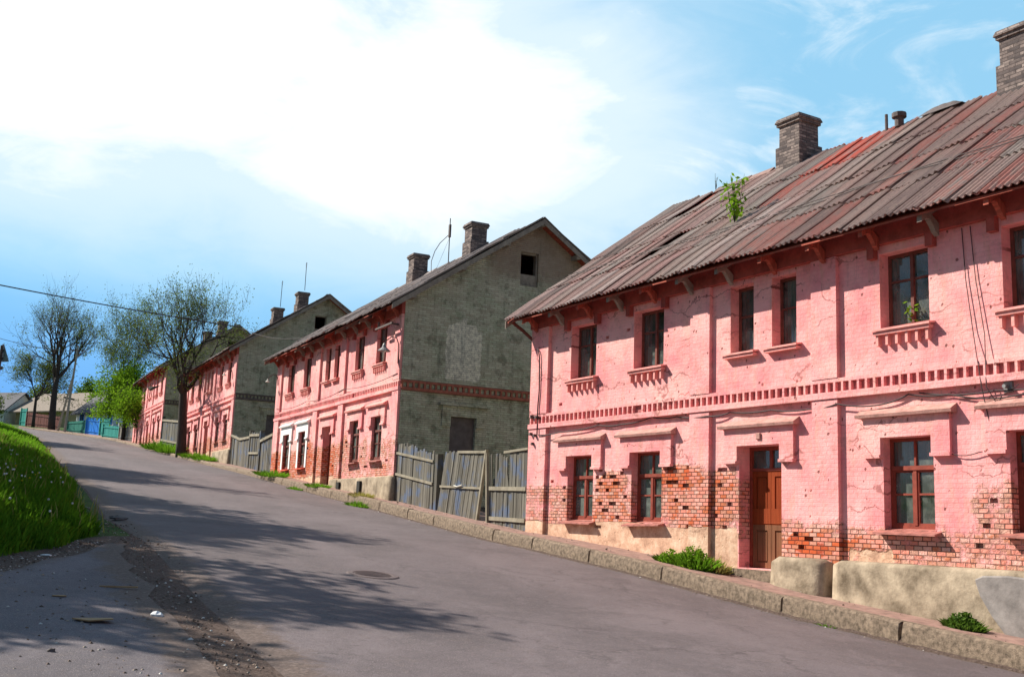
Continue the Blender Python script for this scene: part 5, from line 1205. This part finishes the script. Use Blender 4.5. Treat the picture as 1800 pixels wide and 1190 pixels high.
for kind, pr, cnt in (('w', wproto, 34), ('y', yproto, 6)):
    k = 0
    while k < cnt:
        s = rr.uniform(-6, 16) if kind == 'w' else rr.uniform(-2, 4); n = nl(s) + (rr.uniform(.6, 3.6) if kind == 'w' else rr.uniform(.8, 2.2)); x, y = XY(s, n)
        if s < gb(n) + .6 or x < -.468 * y: continue
        if first[kind]: o = pr; first[kind] = False
        else:
            o = pr.copy(); COL.objects.link(o)
            for ch in pr.children: c = ch.copy(); COL.objects.link(c); c.parent = o
        o.location = (x, y, zbank(s, n) + rr.uniform(-.08, .04)); o.rotation_euler = (0, 0, rr.random() * 6); k += 1

# litter
def flatbit(name, label, cat, s, n, pts, th, m, zoff=.012, rz=0., curl=0.0):
    x, y = XY(s, n); mb = MB(); k = len(pts)
    top = [(p[0], p[1], th + curl * (p[0] ** 2)) for p in pts]; bot = [(p[0], p[1], curl * (p[0] ** 2)) for p in pts]
    mb.add(bot + top, [tuple(range(k))[::-1], tuple(range(k, 2 * k))] + [(i, (i + 1) % k, k + (i + 1) % k, k + i) for i in range(k)])
    o = mb.build(name, m); o.location = (x, y, zbank(s, n) + zoff if n > nl(s) else zroad(s, n) + zoff); o.rotation_euler = (0, 0, rz); return tag(o, label, cat)
flatbit('cardboard_piece', 'flat folded piece of brown cardboard on the grey side asphalt', 'cardboard', -12.0, 11.59, [(-.19, -.04), (-.02, -.12), (.20, -.05), (.16, .09), (-.1, .10)], .012, 'card', .02, .2, .35)
flatbit('cardboard_scrap', 'small brown scrap on the side asphalt beyond the folded cardboard', 'cardboard', -10.4, 11.75, [(-.07, -.03), (.08, -.05), (.06, .05), (-.06, .04)], .01, 'card', .016, .4)
flatbit('wood_stick', 'thin broken stick lying across the dirt strip', 'stick', -9.6, 11.0, [(-.22, -.012), (.22, -.02), (.22, .01), (-.22, .015)], .02, 'card', .02, .25)
def lump(name, label, cat, s, n, r, m, sq=.5, seed=1):
    x, y = XY(s, n); mb = MB(); ball(mb, (0, 0, 0), r, seed); mb.v = [(p[0] * 1.3, p[1], max(p[2] * sq, -.01)) for p in mb.v]; o = mb.build(name, m, smooth=False)
    o.location = (x, y, (zbank(s, n) if n > nl(s) else zroad(s, n)) + .012); return tag(o, label, cat)
lump('crumpled_paper', 'white crumpled paper on the edge of the dirt strip', 'litter', -11.52, 10.89, .055, 'paper', .9, 3)
lump('paper_scrap', 'small white scrap at the foot of the grass', 'litter', -7.1, 11.6, .06, 'paper', .3, 5)
lump('dark_rag', 'dark rag lying on the road beside the end of the grass', 'litter', -.55, 9.72, .14, 'iron', .45, 7)
lump('black_stone', 'small black stone on the side asphalt, lower left', 'stone', -13.5, 12.1, .03, 'iron', .9, 9)
lump('rubble_stone', 'dark lump of rubble on the pavement below the second window of the near house', 'stone', -4.6, .35, .07, 'iron', .9, 11)
def gravel():
    mb = MB(); R = random.Random(31)
    for _ in range(2400):
        q = R.random(); side = None
        if q < .2: s = R.uniform(-15, 16); n = nk(s) + (abs(R.gauss(.05, .10)) + .04 if R.random() < .6 else -R.uniform(.3, 1.3)); side = prof(s) + .02 if n < nk(s) else None
        elif q < .55: s = R.uniform(-15, 2); n = nl(s) + R.gauss(.2, .22)
        elif q < .85: n = R.uniform(10.6, 13.5); s = gb(n) + R.gauss(-.55, .35)
        else: s = R.uniform(-15, -8.5); n = nl(s) + R.uniform(.3, 4)
        if side is not None: zz = side
        elif n <= nl(s): zz = zroad(s, n)
        else: zz = zbank(s, n) + (.012 if q >= .85 else 0)
        x, y = XY(s, n); r = R.uniform(.006, .022) * (1 if R.random() < .93 else 1.7); k = len(mb.v)
        vs = [(x + r * a * R.uniform(.7, 1.3), y + r * b * R.uniform(.7, 1.3), zz + r * c * .7) for a, b, c in ((1, 0, 0), (0, 1, 0), (-1, 0, 0), (0, -1, 0), (0, 0, 1), (0, 0, -.6))]
        mb.add(vs, [(0, 1, 4), (1, 2, 4), (2, 3, 4), (3, 0, 4), (1, 0, 5), (2, 1, 5), (3, 2, 5), (0, 3, 5)], tint=R.random())
    def f(t, b): t.put(b.inputs['Base Color'], t.ramp(t.attr('tint'), [(0, (.06, .04, .03)), (.5, (.17, .11, .08)), (.85, (.30, .24, .19)), (1, (.62, .6, .56))]))
    tag(mb.build('gravel', mat('loose_gravel', f)), 'loose gravel, dead leaves and grit along the dirt strip', 'gravel', kind='stuff')
gravel()
# manhole in the road
x, y = XY(-7.55, 6.95); t = empty('manhole', 'round iron manhole cover set in the road', 'manhole cover', (x, y, zroad(-7.55, 6.95) + .014), 0)
_a = Vector((*XY(-7.1, 6.95), zroad(-7.1, 6.95))) - Vector((*XY(-8.0, 6.95), zroad(-8.0, 6.95))); _b = Vector((*XY(-7.55, 6.5), zroad(-7.55, 6.5))) - Vector((*XY(-7.55, 7.4), zroad(-7.55, 7.4)))
_n = _b.cross(_a); _n = _n if _n.z > 0 else -_n
t.rotation_mode = 'QUATERNION'; t.rotation_quaternion = _n.to_track_quat('Z', 'Y')
mb = MB(); k = 28
def ring(mb, r0, r1, z0, z1):
    vs = [(r * cos(2 * pi * i / k), r * sin(2 * pi * i / k), z) for r, z in ((r0, z0), (r1, z1)) for i in range(k)]; mb.add(vs, [(i, (i + 1) % k, k + (i + 1) % k, k + i)[::-1] for i in range(k)])
ring(mb, .31, .39, .003, .003); ring(mb, .39, .42, .003, -.015); ring(mb, .305, .31, -.006, .003); mb.build('rim', 'iron_r', t)
mb = MB(); mb.add([(.3 * cos(2 * pi * i / k), .3 * sin(2 * pi * i / k), -.002) for i in range(k)], [tuple(range(k))])
for i in range(-4, 5):
    w = math.sqrt(max(.28 ** 2 - (i * .06) ** 2, 0)); mb.box(-w, w, i * .06 - .01, i * .06 + .01, -.0019, .003)
mb.build('cover', 'iron_r', t)

# ------------------------------------------------------------------ poles, wires, lamps, aerials, sign
t = empty('utility_pole', 'concrete utility pole at the top of the street, with a leaning strut', 'utility pole', (-47.9, 117.0, 7.7))
MB().tube([(0, 0, -.5), (.25, 0, 5), (.5, 0, 9.8)], [.16, .13, .10], 8).build('pole', 'pole', t)
MB().tube([(-1.5, 1.6, -.2), (-.5, .7, 3.4), (.3, .05, 6.6)], [.14, .12, .10], 8).build('strut', 'pole', t)
MB().box(-.2, 1.2, -.05, .05, 9.2, 9.32).build('crossarm', 'iron', t)
x, y = -28.6, 39.6
t = empty('utility_pole', 'wooden utility pole on the left bank carrying the overhead cable', 'utility pole', (x, y, gz(x, y)))
zt = 9.75 - gz(x, y); MB().tube([(0, 0, -.5), (0, 0, zt + .3)], [.16, .11], 8).build('pole', 'bark', t); MB().box(-.5, .5, -.05, .05, zt - .1, zt).build('crossarm', 'iron', t)
def wire(p, q, s_, r, label, cat='cable', nm='overhead_cable', n=28):
    p, q = Vector(p), Vector(q); mb = MB(); pts = []
    for i in range(n + 1): t_ = i / n; v = (q - p) * t_; v.z -= 4 * s_ * t_ * (1 - t_); pts.append(v)
    mb.tube(pts, r, 5); o = mb.build(nm, 'cable', None, True); o.location = p; tag(o, label, cat); return o
wire((-28.6, 39.6, 9.72), (-15.2, 59.9, 10.35), .22, .03, 'thick black overhead cable crossing the sky from the left to the third house')
wire((-15.2, 59.9, 10.32), (-3.7, 34.6, 7.0), .9, .012, 'thin wire strung from the third house towards the second house')
wire((-47.2, 117.0, 16.9), (-28.6, 39.6, 9.7), 1.2, .02, 'thin wire running from the strutted pole down the left bank')

def wall_lamp(H, x, z, label, m='metal', sc=1.0):
    p = HP(H, x, -.1, z); t = empty('wall_lamp', label, 'street lamp', p, H.rotation_euler.z, 'street lamps bracketed to house corners')
    MB().tube([(0, .0, -.75 * sc), (0, -.02, -.1), (-.02, -.08, .08), (-.10, -.22, .12), (-.18, -.36, 0), (-.22, -.42, -.12)], .02, 6).build('bracket', 'iron', t)
    mb = MB(); k = 14
    prof_ = [(.03, -.10), (.06, -.16), (.08, -.24), (.22, -.36), (.21, -.37), (.06, -.27), (.0, -.25)]
    vs = [(-.22 + r * sc * cos(2 * pi * i / k), -.42 + r * sc * sin(2 * pi * i / k), -.10 + (zz + .10) * sc) for r, zz in prof_ for i in range(k)]
    mb.add(vs, [(j * k + i, j * k + (i + 1) % k, (j + 1) * k + (i + 1) % k, (j + 1) * k + i) for j in range(len(prof_) - 1) for i in range(k)]); mb.build('shade', m, t)
    mb = MB(); ball(mb, (-.22, -.42, -.10 - .23 * sc), .06 * sc, 1); mb.build('bulb', 'paper', t)
wall_lamp(HB, 15.5, 3.98, 'grey street lamp on a curved bracket at the near corner of the second house', 'metal')
wall_lamp(HB, .25, 4.35, 'pale street lamp at the far corner of the second house', 'metal_w', .5)
wall_lamp(HC, 14.9, 3.98, 'pale street lamp at the near corner of the third house', 'metal_w', .6)
c = MB(); c.box(13.9, 15.5, -.40, -.34, 4.52, 4.58); c.tube([(14.2, -.37, 4.58), (14.2, -.37, 4.75)], .04, 6); c.box(15.3, 15.36, -.40, .0, 4.52, 4.58); c.build('insulator_arm', 'iron', HB)
c = MB(); c.tube(sag([(.3, -.1, 2.9), (5, -.08, 2.85), (9.9, -.1, 2.9), (15.5, -.1, 2.9)], 8, .12), .012, 4); c.build('wall_cable', 'cable', HB)
def aerial(H, x, z, h, label, curve=False, y=4.85, sway=.0):
    t = empty('aerial', label, 'aerial', HP(H, x, y, z), H.rotation_euler.z)
    MB().tube([(0, 0, -.3), (sway * .5, 0, h * .5), (sway, 0, h)], .022, 6).build('mast', 'iron', t)
    if curve:
        MB().tube([(-1.35, -.2, -.45), (-1.65, -.1, .3), (-1.55, 0, .75), (-1.0, 0, 1.0), (-.1, 0, 1.15)], .016, 5).build('feeder', 'iron', t)
        MB().box(-.06, .06, -.04, .04, h * .55, h * .85).build('box', 'iron', t)
        MB().tube([(.0, 0, 1.0), (-1.2, -.1, -.3)], .006, 4).build('guy_wire', 'iron', t)
    else:
        for i in range(3): MB().tube([(sway * .8 - .22 + .05 * i, 0, h * (.94 - .08 * i)), (sway * .8 + .22 - .05 * i, 0, h * (.94 - .08 * i))], .01, 4).build('rod', 'iron', t)
aerial(HB, 7.6, 9.0, 1.85, 'thin aerial with a curved feeder between the two chimneys of the second house', True)
aerial(HC, 10.55, 10.4, 1.5, 'short aerial on the right chimney of the third house')
aerial(HC, 4.6, 10.3, 1.5, 'leaning aerial on the left chimney of the third house', sway=.1)
# the road sign at the left edge, seen from behind
x, y = -22.38, 47.0; z = gz(x, y); t = empty('road_sign', 'triangular road sign seen from behind on a dark post at the left edge', 'road sign', (x, y, z), RAD(-25))
MB().tube([(0, 0, -.3), (0, 0, 6.9 - z)], .055, 8).build('post', 'iron', t)
mb = MB(); a = .47; zb_ = 6.17 - z
mb.prism([(-a, zb_), (a, zb_), (a - .03, zb_ + .06), (.04, zb_ + .80), (-.04, zb_ + .80), (-a + .03, zb_ + .06)], 'y', .06, .075); mb.build('plate', 'signback', t)
for dz in (.15, .5): MB().box(-.12, .12, .055, .0595 + 0, zb_ + dz, zb_ + dz + .05).build('clamp', 'iron', t)
MB().box(-.14, .14, -.07, .07, zb_ - .35, zb_ - .2).build('junction_box', 'iron', t)
